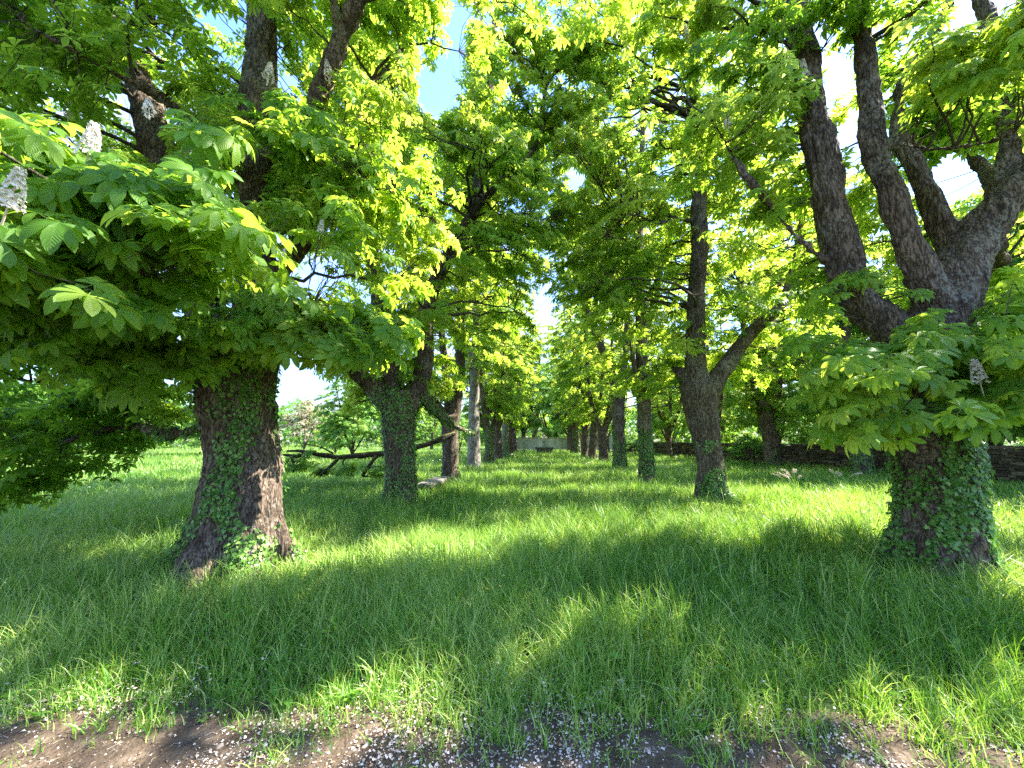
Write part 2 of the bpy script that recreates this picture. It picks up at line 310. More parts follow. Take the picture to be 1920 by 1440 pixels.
# ------------------------------------------------------------------ leaf templates
def leaf_template(lod, seed):
    rng = np.random.default_rng(seed); V = []; F3 = []; F4 = []; UV = []; base = 0
    nlf = 7 if lod == 0 else (6 if lod == 1 else 5)
    if nlf == 7: ang = [-122, -78, -38, 0, 38, 78, 122]; ln = [.5, .78, .95, 1., .95, .78, .5]
    elif nlf == 6: ang = [-112, -64, -22, 22, 64, 112]; ln = [.58, .85, 1, 1, .85, .58]
    else: ang = [-108, -52, 0, 52, 108]; ln = [.62, .9, 1, .9, .62]
    if lod == 0: ts = np.array([0, .1, .2, .3, .4, .5, .58, .66, .74, .82, .9, 1.]); 
    elif lod == 1: ts = np.array([0, .3, .55, .72, .88, 1.])
    elif lod == 2: ts = np.array([0, .65, 1.])
    else: ts = None
    wt = lambda t: np.interp(t, [0, .12, .3, .5, .66, .78, .88, .95, 1], [.01, .045, .11, .175, .215, .20, .14, .06, 0.0])
    droop = rng.uniform(.35, .95)
    hub = np.array([.42, 0, -.02])
    for a, L in zip(ang, ln):
        a = math.radians(a + rng.normal(0, 5)); L = L * rng.uniform(.92, 1.08); d = droop + rng.normal(0, .12); tw = rng.normal(0, .25)
        ca, sa = math.cos(a), math.sin(a)
        if ts is None:
            w = .21 * L
            pts = np.array([[0, 0, 0], [.62 * L, w, -.03], [L, 0, -.1], [.62 * L, -w, -.03]])
            uv = [[0, 0], [1, .62], [0, 1], [-1, .62]]; F4.append([base, base + 3, base + 2, base + 1]); n = 4
        else:
            rows = []; uv = []
            for i, t in enumerate(ts):
                w = wt(t) * L
                if lod == 0 and 2 < i < len(ts) - 1: w *= 1.06 if i % 2 else .93
                rows += [[t * L, w, .28 * w], [t * L, 0, 0], [t * L, -w, .28 * w]]; uv += [[1, t], [0, t], [-1, t]]
            pts = np.array(rows); m = len(ts); n = 3 * m
            for i in range(m - 1):
                q = base + 3 * i; F4 += [[q, q + 1, q + 4, q + 3], [q + 1, q + 2, q + 5, q + 4]]
            if lod == 0: pts[:, 2] += .012 * np.sin(pts[:, 0] * 40) * np.abs(pts[:, 1]) * 4
        y, z = pts[:, 1].copy(), pts[:, 2].copy()
        pts[:, 1] = y * math.cos(tw) - z * math.sin(tw); pts[:, 2] = y * math.sin(tw) + z * math.cos(tw)
        pts[:, 2] -= d * pts[:, 0] ** 2 * .8 - .10 * pts[:, 0]
        x, y = pts[:, 0].copy(), pts[:, 1].copy()
        pts[:, 0] = x * ca - y * sa; pts[:, 1] = x * sa + y * ca
        V.append(pts + hub); UV += uv; base += n
    if lod < 3:      # petiole
        w = .012; V.append(np.array([[0, w, 0], [0, -w, 0], hub + [0, -w, 0], hub + [0, w, 0]])); UV += [[0, .5]] * 4
        F4.append([base, base + 1, base + 2, base + 3]); base += 4
    return np.vstack(V), np.array(F4), np.array(UV, float)
TPL = {l: [leaf_template(l, 10 * l + s) for s in range(4)] for l in range(4)}
IVY_V = np.array([[0, 0, 0], [.25, .5, .05], [.0, .95 * .6, 0], [.55, .3, .08], [1, 0, 0], [.55, -.3, .08], [0, -.57, 0], [.25, -.5, .05]])
IVY_V = np.array([[0, 0, .0], [-.15, .42, -.03], [.28, .36, .03], [.42, .50, -.02], [.55, .22, .03], [1.0, 0, -.06], [.55, -.22, .03], [.42, -.5, -.02], [.28, -.36, .03], [-.15, -.42, -.03]])
IVY_F = np.array([[0, i + 1, i] for i in range(1, 9)])
def stamp(mb, tpl, pos, fwd, up, scale, var):
    """copies of one template: fwd -> +X, up -> +Z"""
    if len(pos) == 0: return
    V, F, UV = tpl
    X = norm(fwd); Z = norm(up - X * (up * X).sum(-1, keepdims=True)); Y = np.cross(Z, X)
    B = np.stack([X, Y, Z], 1) * np.asarray(scale)[:, None, None]
    W = np.einsum('vk,nkj->nvj', V, B) + pos[:, None]
    n, v = len(pos), len(V)
    FF = (F[None] + (np.arange(n) * v)[:, None, None]).reshape(-1, F.shape[1])
    mb.add(W.reshape(-1, 3), [FF], np.repeat(var, v), np.tile(UV, (n, 1)))

# open holes in the canopy where the sky shows (pixel cx, cy, rx, ry)
GAPS = [(822, 165, 38, 45), (860, 60, 14, 60), (1570, 130, 26, 40), (1800, 335, 55, 50), (1078, 335, 14, 18),
        (580, 745, 58, 38), (560, 712, 30, 26)]
# leaves stay off these: trunks that stay in view (x0,y0,x1,y1)
def gap_mask(p, extra=()):
    x, y, d = project(p); keep = np.ones(len(p), bool)
    for (cx, cy_, rx, ry) in list(GAPS) + list(extra):
        pad = 75 / np.maximum(d, .5)
        keep &= ((x - cx) / (rx + pad)) ** 2 + ((y - cy_) / (ry + pad)) ** 2 > 1
    return keep

def crown_nodes(blobs, rng, thr=.40, nsc=.8, seed=1, minz=.5, per=9, size=.62):
    """whorl positions gathered in flat drooping sprays spread through each blob"""
    out = []; allc = np.mean([np.asarray(b[0]) for b in blobs], 0)
    for (c, r, n) in blobs:
        c = np.asarray(c, float); r = np.asarray(r, float); ns_ = max(2, int(n / per)); sz = min(size, r.min() * 1.1 + .1)
        d = norm(rng.normal(size=(ns_ * 4, 3))); q = c + d * rng.uniform(0.02, 1, (ns_ * 4, 1)) ** .40 * r
        q = q[fbm(q * nsc, seed, 2) > thr][:ns_]
        if len(q) == 0: continue
        i = np.repeat(np.arange(len(q)), per); m = len(i)
        o_ = q - (c * .5 + allc * .5); o_[:, 2] = 0; o_ = norm(o_ + rng.normal(0, .3, o_.shape) * [1, 1, 0]); sd_ = np.stack([-o_[:, 1], o_[:, 0], o_[:, 2] * 0], 1)
        tilt = rng.uniform(-.15, .75, len(q))[:, None]; dn = norm(o_ - np.array([0, 0, 1.]) * tilt)
        u = rng.uniform(-1, 1, (m, 1)); v = rng.uniform(-1, 1, (m, 1)) * (1 - .5 * np.abs(u)); k = rng.uniform(.7, 1.3, len(q))[i][:, None] * sz
        p = q[i] + dn[i] * u * k * 1.15 + sd_[i] * v * k * .8 + rng.normal(0, .06, (m, 3)); p[:, 2] -= .25 * (np.abs(v[:, 0]) ** 2) * k[:, 0]
        out.append(p)
    p = np.vstack(out); p = p[p[:, 2] > minz]
    return p[np.linalg.norm(p - CAM, axis=1) > 1.75]

def nearest(A, S, pen=.8):
    """index in S for each A, preferring points lower than A"""
    out = np.empty(len(A), int)
    for i in range(0, len(A), 400):
        a = A[i:i + 400]; D = S[None] - a[:, None]; d = np.sqrt((D ** 2).sum(-1)) + pen * np.maximum(D[..., 2] + .15, 0); out[i:i + 400] = d.argmin(1)
    return out
def curve_between(a, b, m, sag, rng, wob=.06):
    t = np.linspace(0, 1, m)[None, :, None]; L = np.linalg.norm(b - a, axis=1)[:, None, None]
    mid = (a + b) / 2 + np.array([0, 0, 1]) * (L[:, 0] * sag); mid = mid + rng.normal(0, 1, mid.shape) * L[:, 0] * wob
    c = (1 - t) ** 2 * a[:, None] + 2 * t * (1 - t) * mid[:, None] + t ** 2 * b[:, None]
    w = rng.normal(0, 1, c.shape) * L * .02; w[:, 0] = 0; w[:, -1] = 0
    return c + w

def make_foliage(nodes, skel, rng, origin, leaf_len=.17, lod_fn=None, nprim=60, axis=None, leaves_per=(4, 6), mat=None, tone=0.0, keep_fn=None, prim_r=.035, lodmin=0, allow=None):
    """leaf mesh and branch mesh for a set of whorl nodes around a skeleton (K,4)"""
    mat = mat or M_LEAF
    if keep_fn is not None: nodes = nodes[keep_fn(nodes)]
    N = len(nodes); S = skel[:, :3]
    # primaries
    pi = rng.choice(N, min(nprim, N), replace=False); prim = nodes[pi]; prim = prim - norm(prim - S.mean(0)) * .25
    at = nearest(prim, S, 1.2); a = S[at]
    m = 9; PC = curve_between(a, prim, m, .10, rng, .13)
    if keep_fn is not None:
        kk = keep_fn(PC[:, 6]) & keep_fn(PC[:, 4]); PC = PC[kk]; at = at[kk]; prim = prim[kk]; a = a[kk]
    L = np.linalg.norm(prim - a, axis=1)
    r0 = np.clip(np.minimum(skel[at, 3] * .5, .010 + .014 * L), .008, .11)
    PR = r0[:, None] * np.linspace(1, .28, m)[None]
    bm = MB(); v, f = tubes(PC, PR, 6); bm.add(v, [f])
    S2 = np.vstack([S[::2], PC[:, 2:].reshape(-1, 3)]); R2 = np.concatenate([skel[::2, 3] * .3, PR[:, 2:].ravel()])
    at = nearest(nodes, S2, .6); kk = np.linalg.norm(nodes - S2[at], axis=1) < 1.9; nodes = nodes[kk]; at = at[kk]; N = len(nodes); a = S2[at]; TCv = curve_between(a, nodes, 6, .06, rng, .17)
    if keep_fn is not None:
        kk = keep_fn(TCv[:, 3]); nodes = nodes[kk]; at = at[kk]; TCv = TCv[kk]; a = a[kk]; N = len(nodes)
    L = np.linalg.norm(nodes - a, axis=1)
    tr = np.clip(np.minimum(R2[at] * .6, .004 + .006 * L), .0028, .03)
    v, f = tubes(TCv, tr[:, None] * np.linspace(1, .45, 6)[None], 3 if N > 900 else 4); bm.add(v, [f])
    # leaves
    cen = S.mean(0) if axis is None else np.asarray(axis)
    tdir = norm(TCv[:, -1] - TCv[:, -3]); out = nodes - cen; out[:, 2] *= .25; out = norm(out)
    k = rng.integers(leaves_per[0], leaves_per[1] + 1, N); idx = np.repeat(np.arange(N), k); M = len(idx)
    j = np.concatenate([np.arange(q) for q in k]); az = j / k[idx] * 2 * math.pi + rng.uniform(0, 6.28, N)[idx] + rng.normal(0, .25, M)
    w = norm(np.array([0, 0, 1.]) * .9 + out * .45 + tdir * .35 + rng.normal(0, .18, (N, 3)))[idx]      # whorl axis
    e1 = norm(np.cross(w, rng.normal(0, 1, (N, 3))[idx])); e2 = np.cross(w, e1)
    fwd = e1 * np.cos(az)[:, None] + e2 * np.sin(az)[:, None] + w * rng.uniform(-.35, .35, M)[:, None]; fwd[:, 2] -= .18
    up = w + norm(fwd) * .25 + rng.normal(0, .16, (M, 3))
    sc = leaf_len * rng.uniform(.72, 1.15, M) * rng.uniform(.85, 1.1, N)[idx]
    pos = nodes[idx] - tdir[idx] * (rng.uniform(0, .12, M))[:, None]
    var = np.clip(.5 + tone + (fbm(nodes * .7, 5, 2)[idx] - .5) * 1.1 + rng.normal(0, .13, M), 0, 1)
    d = np.linalg.norm(pos - CAM, axis=1)
    lod = np.digitize(d, [2.8, 6.5, 17]) if lod_fn is None else np.full(M, lod_fn)
    lod = np.maximum(lod, lodmin)
    tpi = rng.integers(0, 4, M); lm = MB()
    for lo in range(4):
        for ti in range(4):
            s = (lod == lo) & (tpi == ti); stamp(lm, TPL[lo][ti], pos[s], fwd[s], up[s], sc[s], var[s])
    return lm.build('crown', mat, smooth=True, off=origin), bm.build('branches', M_TWIG, smooth=True, off=origin)

def make_trunk(limbs, voxel, origin, seed, bark=.02, flares=(), mat=None):
    """limbs: list of (K,4) control points in world space. returns mesh + skeleton"""
    mb = MB(); sk = []; rng = np.random.default_rng(seed)
    for i, lm in enumerate(limbs):
        s = spline(lm); s[:, :3] += (np.stack([fbm(s[:, :3] * 1.1 + 7, seed + 3 * i + q, 2) for q in range(3)], 1) - .5) * np.minimum(s[:, 3:4] * .9, .12)
        s[:, 3] = np.maximum(s[:, 3], voxel * .85)
        V, F, T = tube1(s[:, :3], s[:, 3], 20); mb.add(V, [F, T]); sk.append(s)
    for (az, ln, r) in flares:
        b = np.asarray(limbs[0][0]); R = b[3]; d = np.array([math.cos(az), math.sin(az), 0])
        pts = [(*(b[:3] + d * R * .35 + [0, 0, R * 2.4]), r * .55), (*(b[:3] + d * R * .72 + [0, 0, R * .9]), r), (*(b[:3] + d * (R + ln * .45) + [0, 0, .10]), r * .85), (*(b[:3] + d * (R + ln) + [0, 0, -.12]), r * .45)]
        s = spline(pts); V, F, T = tube1(s[:, :3], s[:, 3], 14); mb.add(V, [F, T])
    me = mb.build('tmp', M_BARK); o = bpy.data.objects.new('tmp', me); scene.collection.objects.link(o)
    rm = o.modifiers.new('r', 'REMESH'); rm.mode = 'VOXEL'; rm.voxel_size = voxel; rm.use_smooth_shade = True
    sm = o.modifiers.new('s', 'SMOOTH'); sm.iterations = 4; sm.factor = .5
    dg = bpy.context.evaluated_depsgraph_get(); dg.update(); ev = o.evaluated_get(dg); m2 = bpy.data.meshes.new_from_object(ev)
    n = len(m2.vertices); co = np.empty(n * 3, np.float32); m2.vertices.foreach_get('co', co); co = co.reshape(-1, 3).astype(float)
    no = np.empty(n * 3, np.float32); m2.vertices.foreach_get('normal', no); no = no.reshape(-1, 3)
    if bark:
        q = co * [11, 11, 2.2]; q = q + (vnoise(co * 3, seed)[:, None] - .5) * 2.0
        rid = 1 - np.abs(2 * fbm(q, seed + 1, 3) - 1) ** .8
        lump = fbm(co * [3.2, 3.2, 1.4], seed + 9, 2) - .5
        co += no * ((rid - .6) * bark * -1.5 + lump * bark * 3.6)[:, None]
    m2.vertices.foreach_set('co', (co - np.asarray(origin)).astype(np.float32).ravel())
    m2.polygons.foreach_set('use_smooth', np.ones(len(m2.polygons), bool)); m2.materials.clear(); m2.materials.append(mat or M_BARK); m2.update()
    bpy.data.objects.remove(o, do_unlink=True); bpy.data.meshes.remove(me); m2.name = 'trunk'
    return m2, np.vstack(sk)

def make_ivy(tmesh, origin, rng, count, zmax, size, dens=None, seed=3, cover=.5, side=None):
    """ivy leaves lying on the trunk surface"""
    nf = len(tmesh.polygons); c = np.empty(nf * 3, np.float32); tmesh.polygons.foreach_get('center', c); c = c.reshape(-1, 3).astype(float)
    no = np.empty(nf * 3, np.float32); tmesh.polygons.foreach_get('normal', no); no = no.reshape(-1, 3).astype(float)
    ar = np.empty(nf, np.float32); tmesh.polygons.foreach_get('area', ar)
    n = fbm(c * [3.0, 3.0, .9] + 11, seed, 3); hf = np.clip(c[:, 2] / zmax, 0, 1)
    w = ar * np.clip((n - (cover + .22 * (hf - .35))) * 9, 0.0, 1) * (c[:, 2] < zmax) * (c[:, 2] > -.05)
    if side is not None: w *= np.clip(.35 + no @ np.asarray(side), 0.05, 1)
    if dens is not None: w *= dens(c, no)
    w = w / w.sum(); i = rng.choice(nf, count, p=w); p = c[i] + rng.normal(0, .02, (count, 3)); nn = norm(no[i] + rng.normal(0, .22, (count, 3)))
    fw = norm(np.array([0, 0, -1.]) + rng.normal(0, .55, (count, 3))); fw = norm(fw - nn * (fw * nn).sum(1, keepdims=True) + nn * .25)
    p = p + no[i] * rng.uniform(.006, .032, count)[:, None]; mb = MB()
    sc = size * rng.uniform(.5, 1.2, count); var = np.clip(rng.beta(2, 3, count) + (fbm(c[i] * 2, 8, 2) - .5) * .6, 0, 1)
    stamp(mb, (IVY_V, IVY_F, np.zeros((len(IVY_V), 2))), p, fw, nn, sc, var)
    return mb.build('ivy', M_IVY)

def spike_mesh(seed, h=.22, r=.048):
    """one upright flower candle of many small florets"""
    rng = np.random.default_rng(seed); mb = MB(); n = 150
    t = np.floor(rng.uniform(0, 1, n) ** .85 * 11) / 11 + rng.normal(0, .012, n); t = np.clip(t, 0, 1); az = rng.uniform(0, 6.28, n) ; rr = r * (1 - t * .78) * rng.uniform(.75, 1.05, n)
    base = np.stack([rr * np.cos(az), rr * np.sin(az), .03 + t * h], 1)
    out = norm(np.stack([np.cos(az), np.sin(az), rng.uniform(-.1, .6, n)], 1))
    pv = np.array([[0, 0, 0], [.5, .42, .22], [1, 0, .12], [.5, -.42, .22]]); pf = np.array([[0, 3, 2, 1]])
    for q in range(4):
        a = q * math.pi / 2 + rng.uniform(0, 6, n); e1 = norm(np.cross(out, rng.normal(0, 1, (n, 3)))); e2 = np.cross(out, e1)
        fw = e1 * np.cos(a)[:, None] + e2 * np.sin(a)[:, None] + out * .5
        stamp(mb, (pv, pf, np.zeros((4, 2))), base, fw, out, .020 * (1.1 - .45 * t) * rng.uniform(.8, 1.2, n), np.clip(rng.beta(3, 1.4, n), 0, 1))
    v, f, tt = tube1([[0, 0, -.08], [0, 0, h * .5], [0, 0, h + .02]], [.006, .004, .002], 5); mb.add(v, [f, tt], .2)
    return mb.build('flower_spike', M_FLOWER)
SPIKES = [spike_mesh(s) for s in (1, 2, 3)]
def add_spikes(root, origin, items, seed=0):
    rng = np.random.default_rng(seed)
    for i, (px, py, Y, h, tilt) in enumerate(items):
        o = link('flower_spike', SPIKES[i % 3], root); p = P(px, py, Y) - origin; o.location = p
        o.scale = (h / .22,) * 3; o.rotation_euler = (rng.uniform(-.1, .1), tilt, rng.uniform(0, 6)); o['group'] = 'upright flower spikes on the chestnut'

def limb_px(rows):
    """rows (px, py, Y, width px) -> (x,y,z,r)"""
    out = []
    for (px, py, Y, w) in rows:
        p = P(px, py, Y); d = np.linalg.norm(p[:2]); out.append((*p, w * Y / (2 * FPX) * Y / d * 1.0))
    return np.array(out)
TREE_GROUP = 'horse chestnuts lining the grass alley'
def tree_root(name, origin, label, group=TREE_GROUP, cat='tree'):
    return link(name, None, None, label, cat, group, None, tuple(origin))

# ================================================================== GROUND
def edge_y(x): # where the bare path meets the grass
    q = np.stack([x * 1.6, x * 0 + 3.3, x * 0], 1)
    return 2.27 - .03 * x + (fbm(q, 31, 3) - .5) * .28
gx = np.concatenate([-np.geomspace(260, 8, 40), np.linspace(-7.5, 7.5, 60), np.geomspace(8, 260, 40)])
gy = np.concatenate([np.linspace(-8, 14, 90), np.geomspace(14.5, 400, 50)])
GX, GY = np.meshgrid(gx, gy); gp = np.stack([GX.ravel(), GY.ravel(), 0 * GX.ravel()], 1)
def ground_z(x, y):
    q = np.stack([x * .45, y * .45, x * 0], 1); return (fbm(q, 77, 2) - .5) * .10 * np.clip((y - 2.6) / 2, 0, 1)
gp[:, 2] = ground_z(gp[:, 0], gp[:, 1])
W_, H_ = len(gx), len(gy); ii = np.arange(W_ * H_).reshape(H_, W_)
link('meadow_ground', mesh('meadow_ground', gp, [np.stack([ii[:-1, :-1], ii[:-1, 1:], ii[1:, 1:], ii[1:, :-1]], -1).reshape(-1, 4)], M_SOIL, smooth=True), kind='structure')
px_ = np.linspace(-7, 7, 560); e_ = edge_y(px_)
pp = np.vstack([np.stack([px_, np.full_like(px_, -3), px_ * 0 + .004], 1)] + [np.stack([px_, 1.2 + (e_ + .3 - 1.2) * t, .004 + .0 * px_], 1) for t in np.linspace(0, 1, 70)])
ii = np.arange(len(pp)).reshape(71, 560)
pp[560:, 2] += (fbm(pp[560:] * [9, 9, 1], 5, 3) - .5) * .02 + (fbm(pp[560:] * [38, 38, 1], 6, 2) - .5) * .016 + .012
link('dirt_path', mesh('dirt_path', pp, [np.stack([ii[:-1, :-1], ii[:-1, 1:], ii[1:, 1:], ii[1:, :-1]], -1).reshape(-1, 4)], M_DIRT, smooth=True), kind='structure')

# ------------------------------------------------------------------ grass
TRUNKS = [(-3.36, 4.95, .55), (4.92, 4.75, .52)]
def blades(rng, n, r0, r1, w, seg, hmul=1.0):
    r = np.sqrt(rng.uniform(r0 ** 2, r1 ** 2, n)); a = rng.uniform(-1.16, 1.16, n); x, y = r * np.sin(a), r * np.cos(a)
    # gather some into clumps
    cs = np.clip(r * .05, .12, .8); k = rng.random(n) < .55
    x = np.where(k, (np.floor(x / cs) + .5 + rng.normal(0, .22, n)) * cs + (vnoise(np.stack([np.floor(x / cs), np.floor(y / cs), x * 0], 1), 4) - .5) * cs, x)
    y = np.where(k, (np.floor(y / cs) + .5 + rng.normal(0, .22, n)) * cs + (vnoise(np.stack([np.floor(x / cs), np.floor(y / cs), x * 0], 1), 9) - .5) * cs, y)
    e = y - edge_y(x); q = np.stack([x, y, x * 0], 1)
    keep = rng.random(n) < np.clip((e + .20 + (fbm(q * 4.1, 12, 3) - .5) * 1.0) / .40, 0, 1)
    for (tx, ty, tr) in TRUNKS: keep &= (x - tx) ** 2 + (y - ty) ** 2 > (tr * .8) ** 2
    x, y, e, q = x[keep], y[keep], e[keep], q[keep]; n = len(x)
    h = (.11 + .25 * np.clip(e / 1.2, 0, 1)) * rng.uniform(.35, 1.3, n) * (.5 + .9 * fbm(q * .8, 21, 2)) * hmul
    h = np.maximum(h, .03)
    wd = rng.normal(2.6, 2.1, n) + 7 * (fbm(q * .55, 41, 2) - .5); L = np.stack([np.cos(wd), np.sin(wd)], 1); bend = np.abs(rng.normal(.35, .42, n)) + .06 + .4 * np.clip(fbm(q * 1.7, 51, 2) - .5, 0, 1)
    az = rng.uniform(0, math.pi, n); S = np.stack([np.cos(az), np.sin(az)], 1)
    t = np.linspace(0, 1, seg + 1); ww = w * rng.uniform(.55, 1.4, n)
    V = np.zeros((n, seg + 1, 2, 3)); z0 = ground_z(x, y)
    for i, tt in enumerate(t):
        off = L * (bend * h * tt ** 2 * 1.1)[:, None]; z = h * tt * (1 - .32 * np.minimum(bend, 1.4) * tt * tt)
        wid = ww * (1 - tt ** 1.6) * (.75 + .25 * min(1, tt * 4)) + .0004
        for s, sg in ((0, -.5), (1, .5)):
            V[:, i, s, :2] = np.stack([x, y], 1) + off + S * (wid * sg)[:, None]; V[:, i, s, 2] = z0 + z - .01
    m = 2 * (seg + 1); base = np.arange(n) * m
    F = np.concatenate([np.stack([base + 2 * i, base + 2 * i + 1, base + 2 * i + 3, base + 2 * i + 2], 1) for i in range(seg)])
    var = np.clip(.46 + (fbm(q * .5, 61, 2) - .5) * .9 + rng.normal(0, .30, n), 0, 1)
    var = np.where(rng.random(n) < .07, 1.0, var)
    return V.reshape(-1, 3), F, np.repeat(var, m)
rg = np.random.default_rng(5); gm = MB()
for (n, r0, r1, w, seg, hm) in ((66000, 1.9, 4.5, .0072, 4, 1), (90000, 4.5, 8, .0095, 4, 1), (95000, 8, 14, .014, 3, 1), (110000, 14, 26, .018, 2, 1.05), (130000, 26, 62, .04, 2, 1.1), (50000, 62, 130, .12, 1, 1.3)):
    v, f, a = blades(rg, n, r0, r1, w, seg, hm); gm.add(v, [f], a)
# taller culms with pale seed heads
n = 1300; r = np.sqrt(rg.uniform(9, 190, n)); a = rg.uniform(-1.05, 1.05, n); x, y = r * np.sin(a), r * np.cos(a); k = y > 2.9; x, y = x[k], y[k]; n = len(x)
hh = rg.uniform(.34, .55, n); ln = rg.normal(0, .10, (n, 2)); t = np.linspace(0, 1, 5)
pc = np.stack([x[:, None] + ln[:, :1] * t ** 2, y[:, None] + ln[:, 1:] * t ** 2, hh[:, None] * t], -1)
v, f = tubes(pc, np.full((n, 5), .0016) * (1 + r[k][:, None] * .12), 3); gm.add(v, [f], .8)
tip = pc[:, -1]; rep = 12; ti = np.repeat(np.arange(n), rep); tt = np.tile(np.linspace(0, 1, rep), n)
po = tip[ti] - (tip - pc[:, -2])[ti] * tt[:, None] * .75; fw = norm(rg.normal(0, 1, (len(po), 3)) + [0, 0, .5])
stamp(gm, (np.array([[0, 0, 0], [.5, .2, 0], [1, 0, 0], [.5, -.2, 0]]), np.array([[0, 3, 2, 1]]), np.zeros((4, 2))), po, fw, rg.normal(0, 1, (len(po), 3)), np.full(len(po), .010) + .0006 * np.linalg.norm(po[:, :2], axis=1), np.full(len(po), .97))
link('grass', gm.build('grass', M_GRASS), kind='stuff', label='tall spring grass covering the alley and the meadow', cat='grass')

# broad clover-like leaves among the grass
n = 1500; r = np.sqrt(rg.uniform(2.6 ** 2, 90, n)); a = rg.uniform(-1.0, 1.0, n); x, y = r * np.sin(a), r * np.cos(a)
q = np.stack([x, y, x * 0], 1); k = (fbm(q * 1.3, 91, 2) > .52) & (y > edge_y(x) + .05); q = q[k]; n = len(q); q[:, 2] = rg.uniform(.03, .20, n) * np.clip((q[:, 1] - edge_y(q[:, 0])) / .8, .2, 1)
cm = MB(); i3 = np.repeat(np.arange(n), 3); az = np.tile([0, 2.09, 4.18], n) + rg.uniform(0, 6, n)[i3]
stamp(cm, (np.array([[0, 0, 0], [.35, .38, .05], [.8, .42, .02], [1, 0, -.03], [.8, -.42, .02], [.35, -.38, .05]]), np.array([[0, 5, 4, 3], [0, 3, 2, 1]]), np.zeros((6, 2))), q[i3],
      np.stack([np.cos(az), np.sin(az), az * 0 + .15], 1), np.array([0, 0, 1.]) + rg.normal(0, .35, (n, 3))[i3], rg.uniform(.014, .03, n)[i3], np.clip(rg.normal(.55, .2, n), 0, 1)[i3])
link('clover', cm.build('clover', M_IVY), kind='stuff', label='low clover growing in patches among the grass', cat='clover')

n = 1500; r = np.sqrt(rg.uniform(2.5 ** 2, 150, n)); a = rg.uniform(-1.0, 1.0, n); q = np.stack([r * np.sin(a), r * np.cos(a), a * 0], 1); q = q[(fbm(q * .9, 191, 2) > .5) & (q[:, 1] > edge_y(q[:, 0]) + .1)]; n = len(q)
k5 = rg.integers(4, 9, n); ix = np.repeat(np.arange(n), k5); m5 = len(ix); az = rg.uniform(0, 6.3, m5); wm = MB(); ov = np.array([[0, 0, 0], [.3, .16, .12], [.65, .24, .12], [1, 0, -.12], [.65, -.24, .12], [.3, -.16, .12], [.5, 0, .03]])
stamp(wm, (ov, np.array([[0, 6, 1], [1, 6, 2], [2, 6, 3], [3, 6, 4], [4, 6, 5], [5, 6, 0]]), np.zeros((7, 2))), q[ix] + np.stack([rg.normal(0, .02, m5), rg.normal(0, .02, m5), rg.uniform(.02, .22, m5) * np.clip((q[ix, 1] - edge_y(q[ix, 0])) / .9, .15, 1)], 1),
      np.stack([np.cos(az), np.sin(az), rg.uniform(.1, .9, m5)], 1), np.array([0, 0, 1.]) + rg.normal(0, .3, (m5, 3)), rg.uniform(.035, .10, m5), np.clip(rg.normal(.5, .25, n)[ix], 0, 1))
link('meadow_weeds', wm.build('meadow_weeds', M_FIELD), kind='stuff', label='broad-leaved weeds mixed into the tall grass', cat='weeds')

# small white meadow flowers scattered through the grass
n = 1900; r = np.sqrt(rg.uniform(16, 1400, n)); a = rg.uniform(-1.05, 1.05, n); q = np.stack([r * np.sin(a), r * np.cos(a), rg.uniform(.14, .32, n)], 1)
q = q[fbm(q * [.5, .5, 0], 3, 2) > .5]; n = len(q); fm = MB()
dv = np.array([[0, 0, 0.1]] + [[math.cos(i * math.pi / 3), math.sin(i * math.pi / 3), 0] for i in range(6)]); df = np.array([[0, i + 1, (i + 1) % 6 + 1] for i in range(6)])
az = rg.uniform(0, 6, n); stamp(fm, (dv, df, np.zeros((7, 2))), q, np.stack([np.cos(az), np.sin(az), az * 0], 1), np.array([0, 0, 1.]) + rg.normal(0, .4, (n, 3)), .006 + .0012 * np.linalg.norm(q[:, :2], axis=1), np.clip(rg.normal(.8, .2, n), 0, 1))
link('meadow_flowers', fm.build('meadow_flowers', M_PETAL), kind='stuff', label='tiny white flowers speckling the grass', cat='flowers')

# fallen blossom on the path and at the grass edge
n = 42000; x = rg.uniform(-5.5, 5.5, n); e = edge_y(x); y = e + rg.normal(-.12, .36, n); q = np.stack([x, y, x * 0], 1)
k = (y > 1.2) & (rg.random(n) < np.clip((fbm(q * 2.2, 71, 2) - .36) * 4.5, .10, 1)) & (y < e + 1.3); q = q[k]; y, e = y[k], e[k]; n = len(q)
q[:, 2] = .014 + np.where(y > e, rg.uniform(.0, .09, n) * np.clip((y - e) / .5, 0, 1), 0) + rg.uniform(0, .006, n)
lm = MB(); pt = [(np.array([[0, 0, 0], [.6, .4, .25], [1, 0, .12], [.5, -.45, .3]]) - [.5, 0, 0], np.array([[0, 1, 2], [0, 2, 3]]), np.zeros((4, 2))),
     (np.array([[-.5, -.1, 0], [-.2, .4, .2], [.1, .1, .35], [.5, .35, .1], [.3, -.4, .15], [-.1, -.35, .3]]), np.array([[0, 2, 1], [1, 2, 3], [2, 4, 3], [2, 5, 4], [0, 5, 2]]), np.zeros((6, 2)))]
ty = rg.integers(0, 2, n); az = rg.uniform(0, 6.3, n)
for s in (0, 1):
    u = ty == s; stamp(lm, pt[s], q[u], np.stack([np.cos(az[u]), np.sin(az[u]), az[u] * 0], 1), np.array([0, 0, 1.]) + rg.normal(0, .5, (u.sum(), 3)), rg.gamma(5, .0021, u.sum()), np.clip(rg.beta(1.6, 1.7, u.sum()), 0, 1))
link('fallen_petals', lm.build('fallen_petals', M_PETAL), kind='stuff', label='pale fallen blossom petals littering the dirt path', cat='petals')
